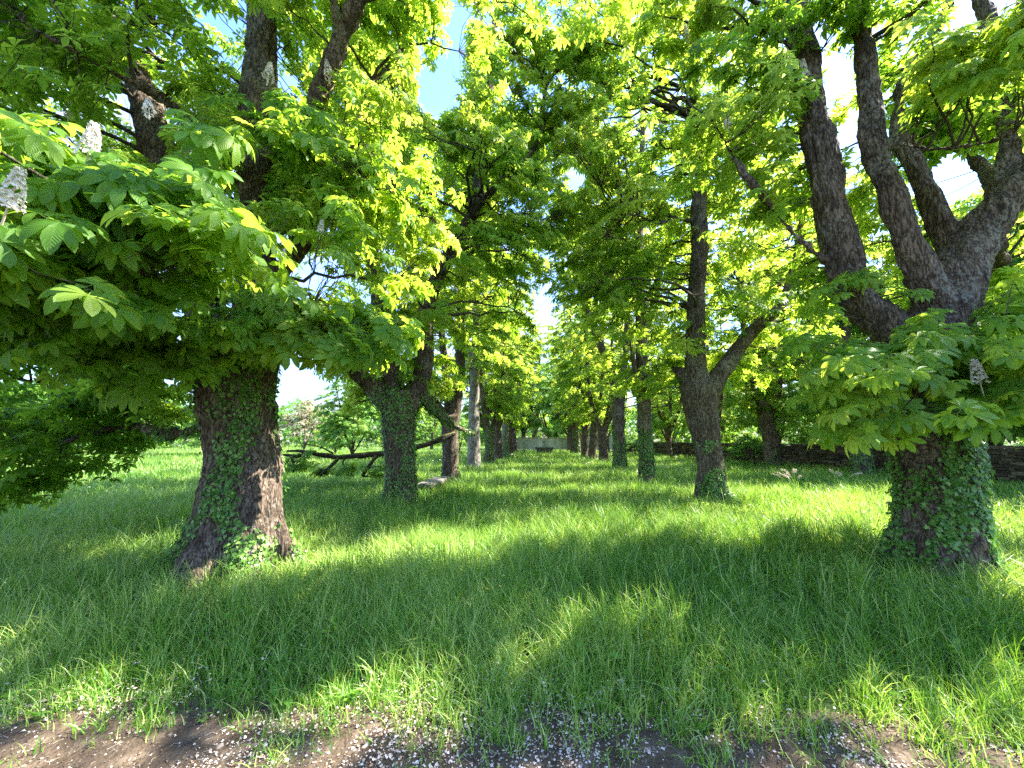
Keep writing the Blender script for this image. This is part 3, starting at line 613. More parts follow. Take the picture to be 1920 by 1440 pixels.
# crumbs, stalks and pebbles
n = 4200; x = rg.uniform(-5, 5, n); y = edge_y(x) - np.abs(rg.normal(0, .45, n)) + .08; a = rg.uniform(0, 6.3, n); ln = rg.gamma(1.5, .018, n)
pc = np.stack([np.stack([x, y, x * 0 + .013], 1), np.stack([x + np.cos(a) * ln * .5, y + np.sin(a) * ln * .5, x * 0 + .013 + ln * .12], 1), np.stack([x + np.cos(a + .4) * ln, y + np.sin(a + .4) * ln, x * 0 + .012], 1)], 1)
lm = MB(); v, f = tubes(pc, np.repeat(rg.uniform(.0006, .0018, n)[:, None], 3, 1), 4); lm.add(v, [f], np.repeat(rg.random(n), 12))
fl = 9000; x = rg.uniform(-5, 5, fl); y = edge_y(x) + rg.normal(-.2, .4, fl); az = rg.uniform(0, 6, fl)
stamp(lm, pt[0], np.stack([x, y, x * 0 + .02], 1), np.stack([np.cos(az), np.sin(az), az * 0], 1), rg.normal(0, .5, (fl, 3)) + [0, 0, 1.], rg.gamma(4, .0018, fl), rg.random(fl) ** 2)
pn = 900; x = rg.uniform(-5, 5, pn); y = edge_y(x) - np.abs(rg.normal(0, .5, pn)) + .1; ico = np.array([[1, 0, 0], [0, 1, 0], [-1, 0, 0], [0, -1, 0], [0, 0, .7], [0, 0, -.5]]); icf = np.array([[0, 1, 4], [1, 2, 4], [2, 3, 4], [3, 0, 4], [1, 0, 5], [2, 1, 5], [3, 2, 5], [0, 3, 5]])
az = rg.uniform(0, 6, pn); stamp(lm, (ico, icf, np.zeros((6, 2))), np.stack([x, y, x * 0 + .014], 1), np.stack([np.cos(az), np.sin(az), az * 0], 1), rg.normal(0, .3, (pn, 3)) + [0, 0, 1.], rg.gamma(3, .0022, pn), rg.uniform(.0, .5, pn))
link('path_litter', lm.build('path_litter', M_STRAW), kind='stuff', label='dry stalks and crumbs strewn over the dark path soil', cat='litter')
# individual twigs on the path
TW = [((0, 1345), (85, 1325), (150, 1300), .007, 'longest pale dead twig lying at the far left edge of the path'),
      ((105, 1330), (165, 1322), (225, 1318), .006, 'pale dead twig lying beside the long twig at left in the grass edge')]
def G(px, py):
    u = (px - 960) / FPX; v = (720 - py) / FPX; dy = -v * math.sin(PITCH) + math.cos(PITCH); dz = v * math.cos(PITCH) + math.sin(PITCH); s = -1.6 / dz
    return np.array([u * s, dy * s, 0])
for (a, b, c, r_, lb) in TW:
    p = [np.array([*G(*a)[:2], .02]), np.array([*G(*b)[:2], .035]), np.array([*G(*c)[:2], .03])]
    s = spline([(*p[0], r_ * .4), (*p[1], r_), (*p[2], r_ * .7)], .04); m_ = MB(); V, F, T = tube1(s[:, :3] - p[1], s[:, 3], 6); m_.add(V, [F, T], .7)
    i = len(s) // 2; V, F, T = tube1([s[i, :3] - p[1], s[i, :3] - p[1] + [.04, .06, .03], s[i, :3] - p[1] + [.06, .13, .02]], [r_ * .5, r_ * .4, r_ * .2], 5); m_.add(V, [F, T], .8)
    link('dry_twig', m_.build('dry_twig', M_STRAW, True), None, lb, 'twig', 'dry twigs on the path', None, tuple(p[1]))
# two buttercups
for (px, py, lb) in ((913, 1105, 'yellow buttercup on the left of the pair in the middle of the grass'), (938, 1100, 'yellow buttercup on the right of the pair in the middle of the grass')):
    g = G(px, py + 55); root = link('buttercup', None, None, lb, 'flower', 'buttercups in the grass', None, (g[0], g[1], 0)); h = P(px, py, g[1])[2]
    b = MB(); V, F, T = tube1([[0, 0, 0], [.01, .01, h * .6], [0, 0, h]], [.002, .002, .0015], 5); b.add(V, [F, T], .5); link('stem', b.build('stem', M_GRASS), root)
    b = MB(); az = np.arange(5) * 1.2566; stamp(b, (np.array([[0, 0, 0], [.6, .42, .25], [1, .2, .45], [1, -.2, .45], [.6, -.42, .25]]), np.array([[0, 4, 3], [0, 3, 2], [0, 2, 1]]), np.zeros((5, 2))), np.tile([0, 0, h], (5, 1)), np.stack([np.cos(az), np.sin(az), az * 0], 1), np.tile([0, 0, 1.], (5, 1)), np.full(5, .016), np.full(5, .7))
    link('petals', b.build('petals', M_YEL), root)

# ================================================================== NEAR TREES
def dep_keep(items, extra=()):
    """items: (cx,cy,rx,ry,Ymax) - leaves nearer than Ymax stay off that patch"""
    def fn(p):
        k = gap_mask(p, extra); x, y, d = project(p)
        for (cx, cy_, rx, ry, ym) in items:
            pad = 90 / np.maximum(d, .5); k &= ~((((x - cx) / (rx + pad)) ** 2 + ((y - cy_) / (ry + pad)) ** 2 < 1) & (p[:, 1] < ym))
        return k
    return fn
def finish_tree(root, o, trunk, crown, branches, ivy=None):
    link('trunk', trunk, root); c = link('crown', crown, root); link('branches', branches, root)
    if ivy: link('ivy', ivy, root)
    return c

# --- first tree on the left
V3_ = lambda *a: np.array(a, float)
o = np.array([-3.36, 4.95, 0.]); rng = np.random.default_rng(11)
L = [limb_px([(440, 1092, 4.95, 196), (445, 1010, 4.95, 168), (449, 900, 5, 150), (448, 800, 5, 146), (443, 710, 5, 150), (445, 640, 5.05, 140)]),
     limb_px([(462, 720, 5.0, 118), (474, 620, 5.1, 100), (480, 500, 5.2, 88), (480, 350, 5.3, 82), (482, 220, 5.4, 86), (484, 120, 5.45, 74), (494, 0, 5.5, 62), (510, -160, 5.7, 48), (560, -500, 6.2, 30)]),
     limb_px([(425, 720, 5.0, 115), (398, 600, 5.2, 96), (360, 490, 5.3, 86), (318, 350, 5.4, 80), (285, 250, 5.5, 78), (250, 130, 5.6, 74), (210, 50, 5.7, 60), (150, -80, 5.9, 42)]),
     limb_px([(420, 640, 5.3, 60), (350, 560, 5.9, 44), (230, 480, 6.6, 34), (80, 380, 7.2, 26)]),
     limb_px([(480, 560, 5.2, 50), (560, 470, 5.4, 34), (650, 330, 5.6, 26), (700, 150, 5.8, 18)]),
     limb_px([(420, 560, 5.1, 40), (330, 480, 4.2, 30), (220, 420, 3.2, 26), (120, 380, 2.4, 22)]),
     limb_px([(440, 300, 5.2, 34), (330, 200, 4.6, 26), (180, 120, 4.0, 20), (40, 40, 3.6, 16)]),
     np.array([(-3.2, 5.1, 5.2, .13), (-2.4, 4.6, 7.0, .10), (-1.2, 3.9, 8.2, .08), (.3, 3.2, 8.9, .05), (2.0, 2.8, 9.1, .03)]),  # unseen limbs from here on, added to carry the shading foliage above the alley
     np.array([(-2.4, 4.6, 7.0, .06), (-2.2, 3.2, 8.0, .05), (-1.8, 2.0, 8.6, .03)]), np.array([(-.6, 3.6, 8.5, .05), (-.3, 2.2, 9.0, .03), (.6, 4.6, 9.2, .03)]),
     limb_px([(330, 640, 5.5, 30), (250, 680, 5.3, 22), (150, 700, 5.0, 16), (60, 715, 4.7, 12)]),
     limb_px([(390, 800, 5.2, 26), (330, 815, 5.6, 22), (240, 800, 5.9, 18), (120, 830, 6.1, 12)])]
tm, sk = make_trunk(L, .020, o, 3, .042, flares=[(3.5, .42, .20), (4.5, .30, .2), (5.5, .30, .17), (.3, .28, .15), (2.3, .3, .16)])
B = [(P(210, 400, 2.9), (1.5, .9, .62), 300), (P(30, 450, 2.15), (.42, .30, .30), 36), (P(60, 590, 3.2), (.9, .5, .4), 70), (P(230, 545, 3.4), (1.7, .8, .4), 170), (P(470, 330, 4.2), (1.3, .8, 1.4), 230),
     (P(180, 80, 4.4), (2.3, 1.5, 1.5), 420), (P(650, 330, 5.4), (1.3, 1.4, 1.9), 380), (P(600, 610, 4.6), (1.1, .8, .42), 170), (P(150, 790, 5.8), (1.9, 1.1, .8), 250), (P(230, 880, 5.3), (.8, .5, .42), 80), (P(60, 890, 5.4), (.8, .5, .35), 60), (P(60, 520, 3.0), (.8, .5, .4), 60),
     (P(60, 640, 4.2), (1.2, .8, .5), 110), (P(400, 300, 7.4), (3.4, 1.8, 2.6), 420), (P(-100, 300, 6), (2.5, 2.5, 3), 300), (P(680, 50, 5.6), (1.2, 1.2, 1.2), 170),
     (np.array([-3.6, 5.5, 9.5]), (4.2, 3.8, 2.8), 850), (P(345, 665, 3.9), (.42, .3, .18), 26), (P(120, 700, 4.6), (1.5, .8, .5), 210), (P(250, 760, 5.6), (.8, .8, .6), 90), (V3_(.2, 3.0, 8.6), (3.6, 2.4, 1.6), 200), (P(490, 620, 4.2), (.9, .4, .35), 60)]  # blob high over the alley: out of view, added to shade boughs and grass
B = [(a_, b_, int(c_ * 1.3)) for a_, b_, c_ in B]
nd = crown_nodes(B, rng, .40)
keep = dep_keep([(445, 890, 95, 190, 9), (265, 190, 42, 90, 5.6), (482, 110, 34, 70, 5.4), (481, 330, 20, 55, 5.3), (162, 250, 22, 30, 2.75), (10, 350, 22, 24, 2.0), (275, 188, 14, 18, 3.75), (502, 115, 8, 14, 4.35), (618, 118, 8, 14, 4.65)], [(640, 900, 130, 120)])
cm_, bm_ = make_foliage(nd, sk, rng, o, .152, keep_fn=keep, nprim=150, tone=-.04)
root = tree_root('chestnut_tree', o, 'massive ivy-clad chestnut nearest the camera on the left, low leafy boughs hanging over the grass')
iv = make_ivy(tm, o, rng, 4600, 3.0, .047, cover=.46, seed=5, side=(.3, -.9, 0))
cr_ = finish_tree(root, o, tm, cm_, bm_, iv)
add_spikes(cr_, o, [(162, 305, 2.5, .27, .25), (12, 395, 1.9, .22, .35), (280, 215, 3.6, .23, .4), (502, 150, 4.3, .26, .1), (618, 148, 4.6, .26, -.2), (642, 372, 4.6, .22, 0), (530, 490, 4.0, .13, 0), (150, 190, 4.6, .24, 0), (128, 218, 4.3, .2, .1), (690, 300, 5.0, .24, 0), (600, 440, 4.2, .17, 0), (350, 60, 4.6, .24, .1), (750, 120, 5.3, .24, 0)], 1)

# --- first tree on the right
o = np.array([4.92, 4.75, 0.]); rng = np.random.default_rng(12)
L = [limb_px([(1762, 1100, 4.72, 198), (1758, 1010, 4.75, 182), (1750, 900, 4.8, 170), (1743, 800, 4.85, 160), (1738, 700, 4.9, 168), (1742, 620, 4.9, 178)]),
     limb_px([(1748, 660, 4.9, 160), (1772, 560, 4.9, 148), (1822, 462, 4.9, 132), (1890, 372, 4.85, 118), (1965, 290, 4.8, 100), (2060, 160, 4.8, 90), (2150, -20, 4.8, 70)]),
     limb_px([(1880, 380, 4.95, 80), (1888, 250, 5.1, 62), (1868, 120, 5.3, 56), (1840, 0, 5.5, 48), (1820, -160, 5.8, 36)]),
     limb_px([(1730, 670, 4.95, 130), (1672, 622, 4.98, 104), (1612, 565, 5.02, 90), (1578, 495, 5.06, 84), (1556, 400, 5.1, 80), (1538, 300, 5.15, 76), (1522, 200, 5.2, 68), (1508, 100, 5.25, 62), (1494, -20, 5.35, 56), (1478, -220, 5.6, 42)]),
     limb_px([(1760, 580, 4.8, 105), (1724, 500, 4.75, 80), (1692, 425, 4.75, 72), (1662, 345, 4.8, 66), (1641, 250, 4.85, 62), (1626, 150, 4.9, 58), (1613, 40, 5, 54), (1598, -120, 5.2, 44)]),
     limb_px([(1795, 490, 5.1, 90), (1752, 405, 5.2, 68), (1714, 325, 5.3, 60), (1688, 240, 5.5, 48), (1696, 150, 5.7, 36), (1765, 40, 5.9, 28), (1800, -60, 6, 20)]),
     limb_px([(1872, 400, 4.9, 56), (1850, 330, 5.8, 38), (1780, 260, 6.6, 26), (1700, 230, 7.2, 16)]), limb_px([(1860, 440, 5, 44), (1872, 500, 6, 32), (1830, 540, 7, 22), (1760, 500, 7.6, 14)]),
     limb_px([(1550, 490, 5.05, 22), (1480, 430, 4.9, 14), (1400, 330, 4.8, 11), (1330, 220, 4.7, 9)]),
     limb_px([(1655, 260, 4.85, 22), (1740, 280, 4.4, 18), (1840, 270, 4.0, 14), (1900, 250, 3.8, 10)])]
tm, sk = make_trunk(L, .020, o, 8, .042, flares=[(4.0, .10, .15), (5.3, .12, .15), (.5, .1, .15), (2.6, .1, .15)])
B = [(P(1690, 670, 4.1), (1.0, .5, .62), 170), (P(1850, 700, 3.9), (.7, .4, .45), 80), (P(1890, 600, 4.3), (.6, .6, .6), 60), (P(1850, 140, 3.7), (.95, .8, .62), 170), (P(1420, 230, 5.2), (1.15, 1.0, 1.5), 300),
     (P(1880, 520, 6.2), (2.8, .9, 2.0), 220), (np.array([5.6, 4.0, 9.3]), (4.2, 2.6, 2.8), 340), (P(1600, 430, 6.2), (1.6, .8, 1.6), 150), (P(1540, 620, 4.6), (.6, .5, .4), 50),
     (P(1640, 20, 4.7), (1.6, .9, .6), 120), (P(1980, 250, 5), (1.2, 1.5, 1.5), 150), (P(1300, 90, 5.6), (.9, .9, .7), 90), (P(1720, 210, 6.2), (1.6, .8, 1.6), 210), (P(1800, 560, 4.3), (.6, .35, .3), 50), (P(1600, 800, 3.9), (.35, .25, .2), 16), (P(1620, 520, 4.5), (.35, .3, .3), 16), (P(1880, 250, 6.5), (1.2, 1, 1.2), 120)]
B = [(a_, b_, int(c_ * 1.25)) for a_, b_, c_ in B]
nd = crown_nodes(B, rng, .40, seed=4)
keep = dep_keep([(1545, 340, 44, 170, 5.3), (1640, 260, 46, 200, 5.05), (1840, 680, 16, 24, 3.85), (1508, 110, 12, 18, 4.95), (1800, 480, 60, 110, 5.2), (1690, 440, 44, 90, 5.2), (1750, 980, 110, 150, 6), (1640, 600, 40, 30, 5.2), (1720, 340, 34, 50, 5.4)], [(1560, 1000, 100, 120)])
cm_, bm_ = make_foliage(nd, sk, rng, o, .156, keep_fn=keep, nprim=140, tone=.05)
root = tree_root('chestnut_tree', o, 'big ivy-wrapped chestnut nearest the camera on the right, splitting into four thick bare limbs')
iv = make_ivy(tm, o, rng, 4300, 2.0, .050, cover=.43, seed=14, side=(-.35, -.8, 0))
cr_ = finish_tree(root, o, tm, cm_, bm_, iv)
add_spikes(cr_, o, [(1840, 725, 3.8, .26, .05), (1508, 150, 4.9, .27, -.15), (1365, 240, 5.0, .22, 0), (1290, 75, 5.2, .24, -.1), (1425, 225, 5.3, .16, 0)], 2)

# --- second trees and the next ones, each with the limbs the photograph shows
def px_tree(o, limbs, blobs, label, seed, voxel=.035, leaf=.17, ivy=(2500, 3.2, .06, .4), flares=(), nprim=110, tone=.0, thr=.40, mat=None, items=(), extra=(), lodmin=0, lp=(4, 6), bark=.02):
    rng = np.random.default_rng(seed); tm, sk = make_trunk([limb_px(l) if isinstance(l, list) else l for l in limbs], voxel, o, seed, bark, flares, mat)
    nd = crown_nodes(blobs, rng, thr, seed=seed)
    cm_, bm_ = make_foliage(nd, sk, rng, o, leaf, keep_fn=dep_keep(items, extra), nprim=nprim, tone=tone, lodmin=lodmin, leaves_per=lp)
    root = tree_root('chestnut_tree', o, label)
    iv = make_ivy(tm, o, rng, ivy[0], ivy[1], ivy[2], cover=ivy[3], seed=seed) if ivy else None
    finish_tree(root, o, tm, cm_, bm_, iv); return root
V3 = lambda *a: np.array(a, float)
TRUNKV = [(750, 860, 40, 90, 9.5), (1330, 860, 42, 90, 9.6), (845, 850, 25, 50, 15), (1213, 860, 26, 60, 15), (890, 790, 18, 90, 20), (1162, 840, 18, 50, 20)]
px_tree(V3(-2.78, 9.95, 0), [
    [(750, 955, 9.95, 66), (750, 900, 9.95, 58), (750, 830, 9.95, 57), (748, 775, 9.95, 66), (748, 735, 9.95, 78)],
    [(738, 765, 9.9, 52), (705, 735, 9.8, 40), (665, 695, 9.6, 32), (620, 640, 9.4, 26), (560, 590, 9.2, 20), (480, 560, 9, 14)],
    [(762, 765, 9.95, 52), (788, 715, 10, 38), (798, 650, 10, 34), (803, 570, 10.1, 30), (835, 490, 10.2, 27), (885, 395, 10.2, 24), (902, 310, 10.3, 22), (912, 210, 10.4, 20), (924, 110, 10.5, 16), (930, -40, 10.7, 12)],
    [(748, 755, 10, 44), (722, 640, 10.2, 34), (700, 500, 10.4, 28), (690, 330, 10.6, 22), (670, 150, 10.8, 16), (640, -50, 11, 12)],
    [(890, 390, 10.2, 18), (950, 330, 9.9, 14), (1010, 262, 9.6, 12), (1030, 150, 9.4, 9), (1110, 95, 9.2, 6)],
    [(790, 735, 10.0, 26), (820, 775, 10.5, 18), (855, 800, 11, 12), (890, 815, 11.4, 7)]],
    [(V3(-2.6, 10.2, 9.0), (4.0, 3.2, 6.3), 2500), (V3(-3.3, 9.8, 3.9), (2.4, 2.2, .9), 240), (V3(-.2, 9.6, 9.5), (2.2, 2.0, 4.6), 850), (P(1040, 120, 9.0), (1.6, 1.4, 2.2), 210), (P(640, 760, 10.5), (1.0, .8, .5), 40)],
    'second chestnut of the left row, trunk thickly coated in ivy below a low fork', 21, .032, .175, (5200, 3.0, .055, .30), [(4, .1, .12), (5.6, .1, .12)], 190, .02,
    items=TRUNKV, extra=[(720, 900, 200, 90)])
px_tree(V3(5.05, 10.05, 0), [
    [(1337, 952, 10.05, 66), (1333, 900, 10.05, 56), (1326, 840, 10.05, 54), (1317, 780, 10.05, 64), (1312, 720, 10.05, 80)],
    [(1308, 750, 10, 56), (1303, 680, 10, 42), (1304, 600, 10, 37), (1309, 500, 10.1, 36), (1310, 400, 10.1, 35), (1312, 320, 10.2, 30), (1305, 200, 10.3, 22), (1300, 60, 10.4, 15), (1296, -90, 10.5, 11)],
    [(1322, 750, 10, 52), (1352, 695, 9.95, 37), (1405, 628, 9.8, 31), (1455, 580, 9.7, 26), (1485, 520, 9.6, 20), (1500, 430, 9.6, 14), (1530, 330, 9.5, 10)],
    [(1302, 740, 10.1, 36), (1280, 700, 10.2, 26), (1262, 690, 10.3, 12)],
    [(1300, 415, 10.1, 12), (1270, 412, 10, 9), (1230, 418, 9.8, 8), (1180, 403, 9.6, 7), (1135, 440, 9.4, 5)],
    [(1310, 330, 10.2, 16), (1400, 180, 10.4, 12), (1440, 20, 10.6, 9)]],
    [(V3(5.0, 10.3, 9.0), (3.9, 2.4, 6.3), 2200), (V3(6.8, 10, 4.4), (2.2, 2.2, 1.1), 200), (V3(2.2, 10.0, 9.4), (2.2, 1.6, 4.6), 820), (P(1170, 90, 9.2), (1.3, 1.4, 2.4), 220), (P(1230, 700, 11), (1.1, 1.0, .6), 60)],
    'second chestnut of the right row, grey trunk forking with one limb leaning right', 22, .032, .175, (1300, 1.6, .055, .52), [(5.6, .12, .13), (3.9, .1, .12)], 180, .10,
    items=TRUNKV + [(1307, 460, 22, 140, 10), (1390, 640, 60, 50, 9.7), (1315, 740, 36, 60, 9.9)], extra=[(1350, 900, 200, 60)])
px_tree(V3(-2.38, 15.34, 0), [
    [(845, 908, 15.34, 34), (843, 860, 15.34, 30), (843, 810, 15.34, 31), (846, 780, 15.34, 34)],
    [(848, 795, 15.3, 26), (860, 720, 15.3, 21), (864, 620, 15.4, 18), (870, 500, 15.5, 15), (880, 340, 15.7, 11), (884, 180, 16, 8)],
    [(842, 795, 15.3, 24), (815, 755, 15.1, 17), (780, 730, 14.9, 13), (740, 690, 14.6, 9)],
    [(845, 790, 15.4, 22), (838, 700, 15.7, 16), (820, 560, 16, 12), (800, 400, 16.2, 9)]],
    [(V3(-2.6, 15.5, 10.0), (3.7, 2.6, 6.9), 1500), (V3(-3.4, 15.2, 3.9), (2.2, 2, 1.0), 130)],
    'third chestnut of the left row, short stout trunk beside the mossy fallen bough', 23, .045, .19, (700, 1.6, .07, .48), (), 110, .05, items=TRUNKV, extra=[(720, 870, 200, 60)], lodmin=2)
px_tree(V3(5.11, 14.98, 0), [
    [(1213, 910, 15, 34), (1211, 860, 15, 28), (1208, 790, 15, 27), (1206, 720, 15, 26), (1203, 640, 15, 23), (1200, 540, 15, 19), (1199, 440, 15.1, 17), (1204, 330, 15.3, 14), (1206, 180, 15.6, 10)],
    [(1206, 640, 15, 12), (1230, 540, 15.2, 9), (1250, 420, 15.4, 7)],
    [(1208, 780, 15, 14), (1190, 700, 14.8, 11), (1180, 600, 14.6, 8)]],
    [(V3(5.1, 15.2, 10.0), (3.5, 2.0, 6.9), 1400), (V3(6.3, 15, 4.2), (2.2, 1.6, 1.0), 110), (P(1090, 300, 14.5), (2.0, 1.6, 3.6), 420)],
    'third chestnut of the right row, slim ivy-speckled trunk rising straight without a fork', 24, .04, .19, (1600, 2.7, .065, .40), (), 110, .08, items=TRUNKV + [(1201, 560, 12, 150, 15)], extra=[(1260, 880, 200, 50)], lodmin=2)
px_tree(V3(-2.06, 21.6, 0), [
    [(890, 884, 21.6, 27), (889, 830, 21.6, 23), (889, 760, 21.6, 20), (891, 690, 21.6, 18), (893, 600, 21.7, 15), (896, 500, 21.9, 12), (902, 360, 22.2, 8)],
    [(890, 700, 21.6, 10), (870, 620, 21.8, 8), (850, 520, 22, 6)]],
    [(V3(-2.4, 21.8, 10.0), (3.4, 2.4, 6.8), 1050), (P(985, 500, 21), (1.8, 1.6, 3.4), 230)],
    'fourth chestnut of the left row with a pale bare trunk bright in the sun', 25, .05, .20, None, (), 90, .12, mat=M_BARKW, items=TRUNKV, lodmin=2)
px_tree(V3(5.73, 20.9, 0), [
    [(1162, 886, 20.9, 27), (1161, 830, 20.9, 23), (1159, 765, 20.9, 24)],
    [(1159, 775, 20.9, 20), (1150, 712, 20.8, 17), (1128, 650, 20.7, 15), (1100, 580, 20.6, 12), (1078, 520, 20.5, 9), (1055, 450, 20.4, 6)],
    [(1161, 775, 20.9, 18), (1172, 680, 21, 14), (1176, 560, 21.2, 12), (1172, 400, 21.5, 8)]],
    [(V3(5.8, 21.1, 10.0), (3.4, 1.9, 6.8), 1050), (P(1065, 470, 20.3), (1.6, 1.6, 3.4), 230), (V3(7, 21, 4.2), (1.6, 1.6, 1.0), 80)],
    'fourth chestnut of the right row, ivy-covered with one limb arching left over the alley', 26, .05, .20, (1500, 2.6, .08, .30), (), 90, .10, items=TRUNKV + [(1120, 620, 30, 80, 20.6)], lodmin=2)

# ================================================================== FAR TREES OF THE TWO ROWS
def proto_tree(seed, H=15.5, lean=0.0, fork=2.7, nodes=1050, r0=.36, mat=None, crown=((0, 0, 9.8), (3.7, 2.2, 6.6)), skirt=True, leaf=.23, leafmat=None, tone=.05, nl=4, lod=3):
    rng = np.random.default_rng(seed); z = np.zeros(3)
    L = [np.array([(0, 0, -.1, r0 * 1.25), (0, 0, .5, r0), (lean * .3, 0, fork * .6, r0 * .93), (lean * .6, 0, fork, r0)])]
    for i in range(nl):
        a = i * 2 * math.pi / nl + rng.uniform(-.5, .5); s = rng.uniform(.6, 1.6); d = np.array([math.cos(a), math.sin(a)])
        rr = r0 * rng.uniform(.42, .62); x0 = lean * .6
        L.append(np.array([(x0, 0, fork - .35, rr * 1.25), (x0 + d[0] * .45 * s, d[1] * .45 * s, fork + .9, rr), (x0 + d[0] * 1.0 * s, d[1] * 1.0 * s, fork + 2.8, rr * .85),
                           (x0 + d[0] * 1.3 * s, d[1] * 1.3 * s, fork + (H - fork) * .55, rr * .6), (x0 + d[0] * 1.9 * s, d[1] * 1.6 * s, H * .88, rr * .2)]))
    tm, sk = make_trunk(L, .07 if r0 > .25 else .045, z, seed, .02, (), mat)
    B = [(np.array(crown[0], float), crown[1], nodes)]
    if skirt: B.append((np.array([0, 0, 4.0]), (2.6, 1.8, .8), int(nodes * .08)))
    nd = crown_nodes(B, rng, .40, .55, seed, 1.2, 9, .85)
    cm_, bm_ = make_foliage(nd, sk, rng, z, leaf, nprim=60, tone=tone, lod_fn=lod, mat=leafmat, leaves_per=(4, 6))
    return tm, cm_, bm_
def far_ivy(tm, seed, cover): return make_ivy(tm, None, np.random.default_rng(seed), 700, 2.8, .10, cover=cover, seed=seed)
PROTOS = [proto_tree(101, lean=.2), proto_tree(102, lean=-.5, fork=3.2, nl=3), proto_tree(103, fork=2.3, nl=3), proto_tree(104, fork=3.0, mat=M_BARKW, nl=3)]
IVIES = [far_ivy(p[0], 200 + i, .3) for i, p in enumerate(PROTOS)]
def plant(pi, x, y, rz, s, label, ivy=False, group=TREE_GROUP, name='chestnut_tree', cat='tree', sz=None):
    root = tree_root(name, (x, y, 0), label, group, cat); root.rotation_euler = (0, 0, rz); root.scale = (s, s, sz or s)
    tm, c, b = PROTOS[pi]; finish_tree(root, None, tm, c, b, IVIES[pi] if ivy else None); return root
ORD = {5: 'fifth', 6: 'sixth', 7: 'seventh', 8: 'eighth', 9: 'ninth', 10: 'tenth'}
for (k, x, y, pi, rz, s, iv, ds) in ((5, -1.5, 26, 2, .3, .95, True, 'its dark trunk entirely green with ivy'), (6, -1.1, 31, 0, 2.9, .95, False, 'plain grey-brown trunk half hidden by the fifth'),
                                    (7, -.65, 36, 3, .2, 1.0, True, 'pale trunk ivied at the foot'), (8, -.2, 41, 1, .4, .95, False, 'dark slender trunk'), (9, .3, 46.5, 0, 3.4, .95, False, 'last trunk before the wall')):
    plant(pi, x, y, rz, s, f'{ORD[k]} chestnut of the left row, {ds}', iv)
for (k, x, y, pi, rz, s, iv, ds) in ((5, 6.2, 26.5, 2, 3.0, .95, False, 'trunk forking low in a clear Y'), (6, 6.5, 31.5, 1, 3.1, 1.0, False, 'dark leaning trunk beyond the forked one'),
                                    (7, 6.8, 36.5, 0, .3, 1.0, False, 'grey trunk crowding behind the sixth'), (8, 7.0, 41.5, 1, 0.1, .95, True, 'narrow dark ivied trunk'),
                                    (9, 7.3, 46.5, 0, 3.2, .95, False, 'thin distant trunk near the brick pillar'), (10, 7.6, 51.5, 2, .5, .9, False, 'smallest trunk, beside the brick pillar')):
    plant(pi, x, y, rz, s, f'{ORD[k]} chestnut of the right row, {ds}', iv)

# ------------------------------------------------------------------ trees by the stone wall on the right
px_tree(V3(14.4, 21.65, 0), [
    [(1450, 884, 21.65, 40), (1448, 850, 21.65, 33), (1441, 800, 21.65, 31), (1434, 775, 21.65, 30), (1425, 740, 21.6, 24), (1400, 660, 21.5, 16), (1390, 540, 21.4, 10)],
    [(1434, 785, 21.65, 24), (1460, 720, 21.8, 18), (1470, 600, 22, 12)]],
    [(V3(14.0, 21.8, 9.4), (4.2, 3.0, 6.6), 1800), (V3(13.4, 21, 4.0), (2.4, 1.6, .9), 110)],
    'chestnut with a dark left-leaning trunk in front of the low stone wall', 31, .05, .20, (400, 1.2, .08, .5), (), 90, .18, items=[(1448, 830, 26, 50, 21.6)], lodmin=2)
px_tree(V3(14.7, 16.6, 0), [
    [(1617, 900, 16.6, 50), (1613, 850, 16.6, 41), (1609, 800, 16.6, 38), (1606, 740, 16.6, 38)],
    [(1606, 760, 16.6, 30), (1590, 680, 16.6, 22), (1580, 560, 16.7, 16), (1570, 400, 16.8, 10)], [(1606, 760, 16.6, 28), (1630, 680, 16.8, 20), (1650, 520, 17, 12)]],
    [(V3(14.2, 16.8, 9.2), (4.2, 2.6, 6.0), 1800), (V3(15.5, 16.5, 4.4), (2.0, 1.6, 1.0), 90)],
    'chestnut with an ivy-coated upright trunk in front of the low stone wall', 32, .05, .20, (2600, 3.6, .07, .25), (), 90, .18, items=[(1612, 830, 28, 60, 16.5)], lodmin=2)
RG = 'trees growing around the far end and the walls'
for (x, y, pi, rz, s, lb) in ((14.8, 28.5, 1, 2.2, .85, 'slim tree by the stone wall just beyond the leaning chestnut'), (14.5, 36, 0, 1.2, .85, 'thin-trunked tree far back on the right before the wall'),
                              (11.5, 47, 2, 4.2, .8, 'small dark-trunked tree at the far right end of the meadow')):
    plant(pi, x, y, rz, s, lb, False, RG, 'woodland_tree')

